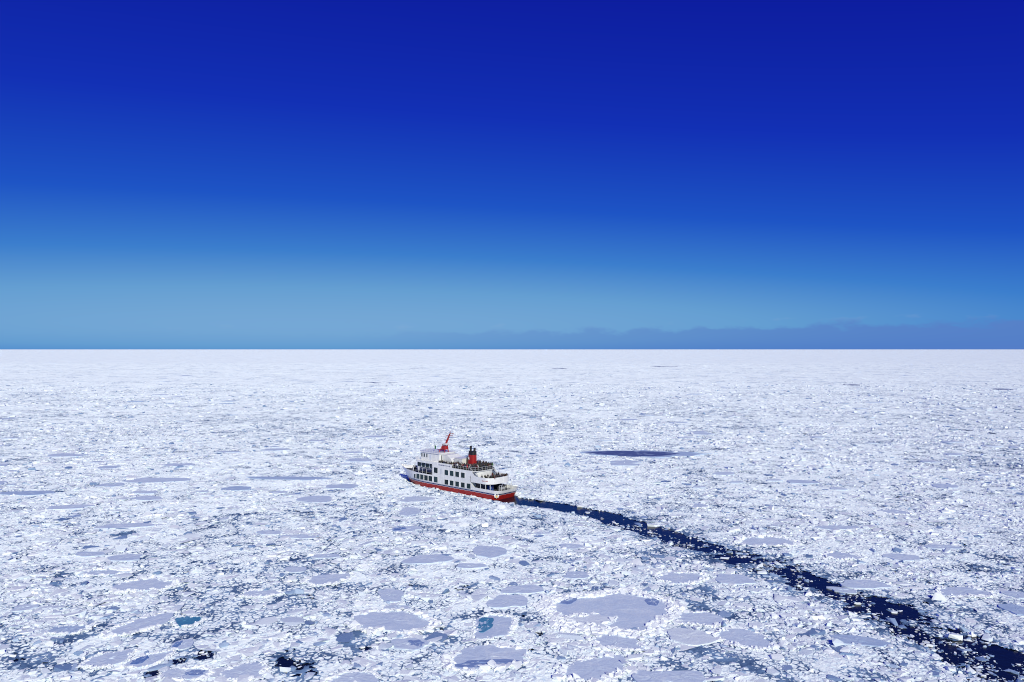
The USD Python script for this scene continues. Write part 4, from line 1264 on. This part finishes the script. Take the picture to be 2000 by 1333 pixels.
gq = np.random.default_rng(77)
DARK = [('black', 'black', 'hair', 'hair', 'down'), ('black', 'navy', 'hood', 'black', 'rail'), ('navy', 'black', 'hat', 'charcoal', 'rail'), ('navy', 'black', 'hair', 'hair', 'photo'), ('brown', 'black', 'hood', 'brown', 'down'),
        ('charcoal', 'black', 'hat', 'maroon', 'fold'), ('olive', 'black', 'hood', 'olive', 'photo'), ('maroon', 'black', 'hair', 'hair', 'rail'), ('black', 'charcoal', 'hat', 'navy', 'fold'), ('charcoal', 'navy', 'hood', 'charcoal', 'rail')]
taken = []


def place(t, v, zone, dmin=.37):
    for a, b, c in taken:
        if c == zone and math.hypot(a - t, b - v) < dmin:
            return False
    taken.append((t, v, zone))
    return True


D3, D2, D1, FD = 7.48, 4.80, 1.78, 3.80
# people one can tell apart first
for t, v, dk, fc, lk, lb in [
    (15.2, 4.45, D3, 90, ('white', 'navy', 'hair', 'hair', 'rail'), 'person in white jacket at the top deck railing left of the red funnel'),
    (13.6, 4.2, D3, 90, ('pink', 'black', 'hat', 'white', 'rail'), 'person in pale pink jacket at the top deck railing in front of the funnel'),
    (11.0, 4.4, D3, 90, ('red', 'black', 'hair', 'hair', 'rail'), 'person in red jacket at the top deck railing just right of the funnel'),
    (10.0, 4.3, D3, 90, ('cream', 'navy', 'hat', 'white', 'fold'), 'person in cream coat on the top deck right of the red jacket'),
    (8.0, 3.0, D3, 150, ('white', 'black', 'hood', 'white', 'photo'), 'person in white hooded coat in the crowd at the aft end of the top deck'),
    (7.6, -2.9, D3, 200, ('green', 'black', 'hood', 'green', 'rail'), 'person in bright green hooded jacket at the aft right corner of the top deck'),
    (2.0, -2.6, D2, 190, ('maroon', 'black', 'hood', 'maroon', 'rail'), 'person in maroon hooded jacket at the far right of the upper stern deck'),
    (3.0, 2.6, D1, 100, ('blue', 'navy', 'hat', 'white', 'down'), 'person in blue overalls on the sheltered lower stern deck'),
    (29.8, 4.45, D2, 90, ('navy', 'black', 'hair', 'hair', 'rail'), 'lone person in navy coat on the recessed side walk under the wheelhouse'),
]:
    place(t, v, dk)
    person(t, v, dk, fc, lk, lb)


def crowd(n, deck, pick, label, group, dmin=.37):
    got, tries = 0, 0
    while got < n and tries < 4000:
        tries += 1
        t, v, f = pick()
        if place(t, v, deck, dmin):
            lk = DARK[gq.integers(0, len(DARK))]
            wear = {'hood': f'hooded {lk[0]} coat', 'hat': f'{lk[0]} coat and hat', 'hair': f'{lk[0]} coat, bareheaded'}[lk[2]]
            person(t, v, deck, f + gq.normal(0, 60), lk, f'person in {wear} {label}', group)
            got += 1


crowd(46, D3, lambda: (gq.uniform(9.0, 17.2), gq.uniform(2.8, 4.6), 90), 'lining the left railing of the top deck', 'crowd along the left railing of the top deck')
crowd(14, D3, lambda: (gq.uniform(10, 16.5), gq.uniform(-4.5, -2.6), -90), 'on the top deck beyond the funnel', 'crowd on the far side of the top deck')
crowd(76, D3, lambda: (gq.uniform(7.7, 11.4), gq.uniform(-3.4, 3.6), 180), 'in the packed crowd behind the funnel', 'packed crowd aft of the funnel')
crowd(13, D3, lambda: (gq.uniform(17.6, 24.0), gq.uniform(3.5, 4.6), 90), 'behind the white bulwark ahead of the funnel', 'people behind the white bulwark')
b2 = lambda t: float(np.interp(t, out2[:60, 0], out2[:60, 1]))
crowd(28, D2, lambda: ((lambda t: (t, gq.uniform(-1, 1) * max(b2(t) - .5, 0), 180))(gq.uniform(1.4, 2.9))), 'at the bulwark around the upper stern deck', 'people on the upper stern deck')
crowd(9, D2, lambda: (gq.uniform(3.2, 6.4), gq.choice([-1, 1]) * gq.uniform(1.0, 4.0), 90), 'before the rounded white stern wall', 'people before the rounded white wall')
crowd(5, D1, lambda: (gq.uniform(1.2, 4.0), gq.uniform(-3, 3.3), 120), 'in the shade of the lower stern deck', 'people on the lower stern deck')
crowd(6, FD, lambda: (gq.uniform(36.8, 39.5), gq.uniform(.2, 2.2), 30), 'on the foredeck at the bow', 'people on the foredeck')
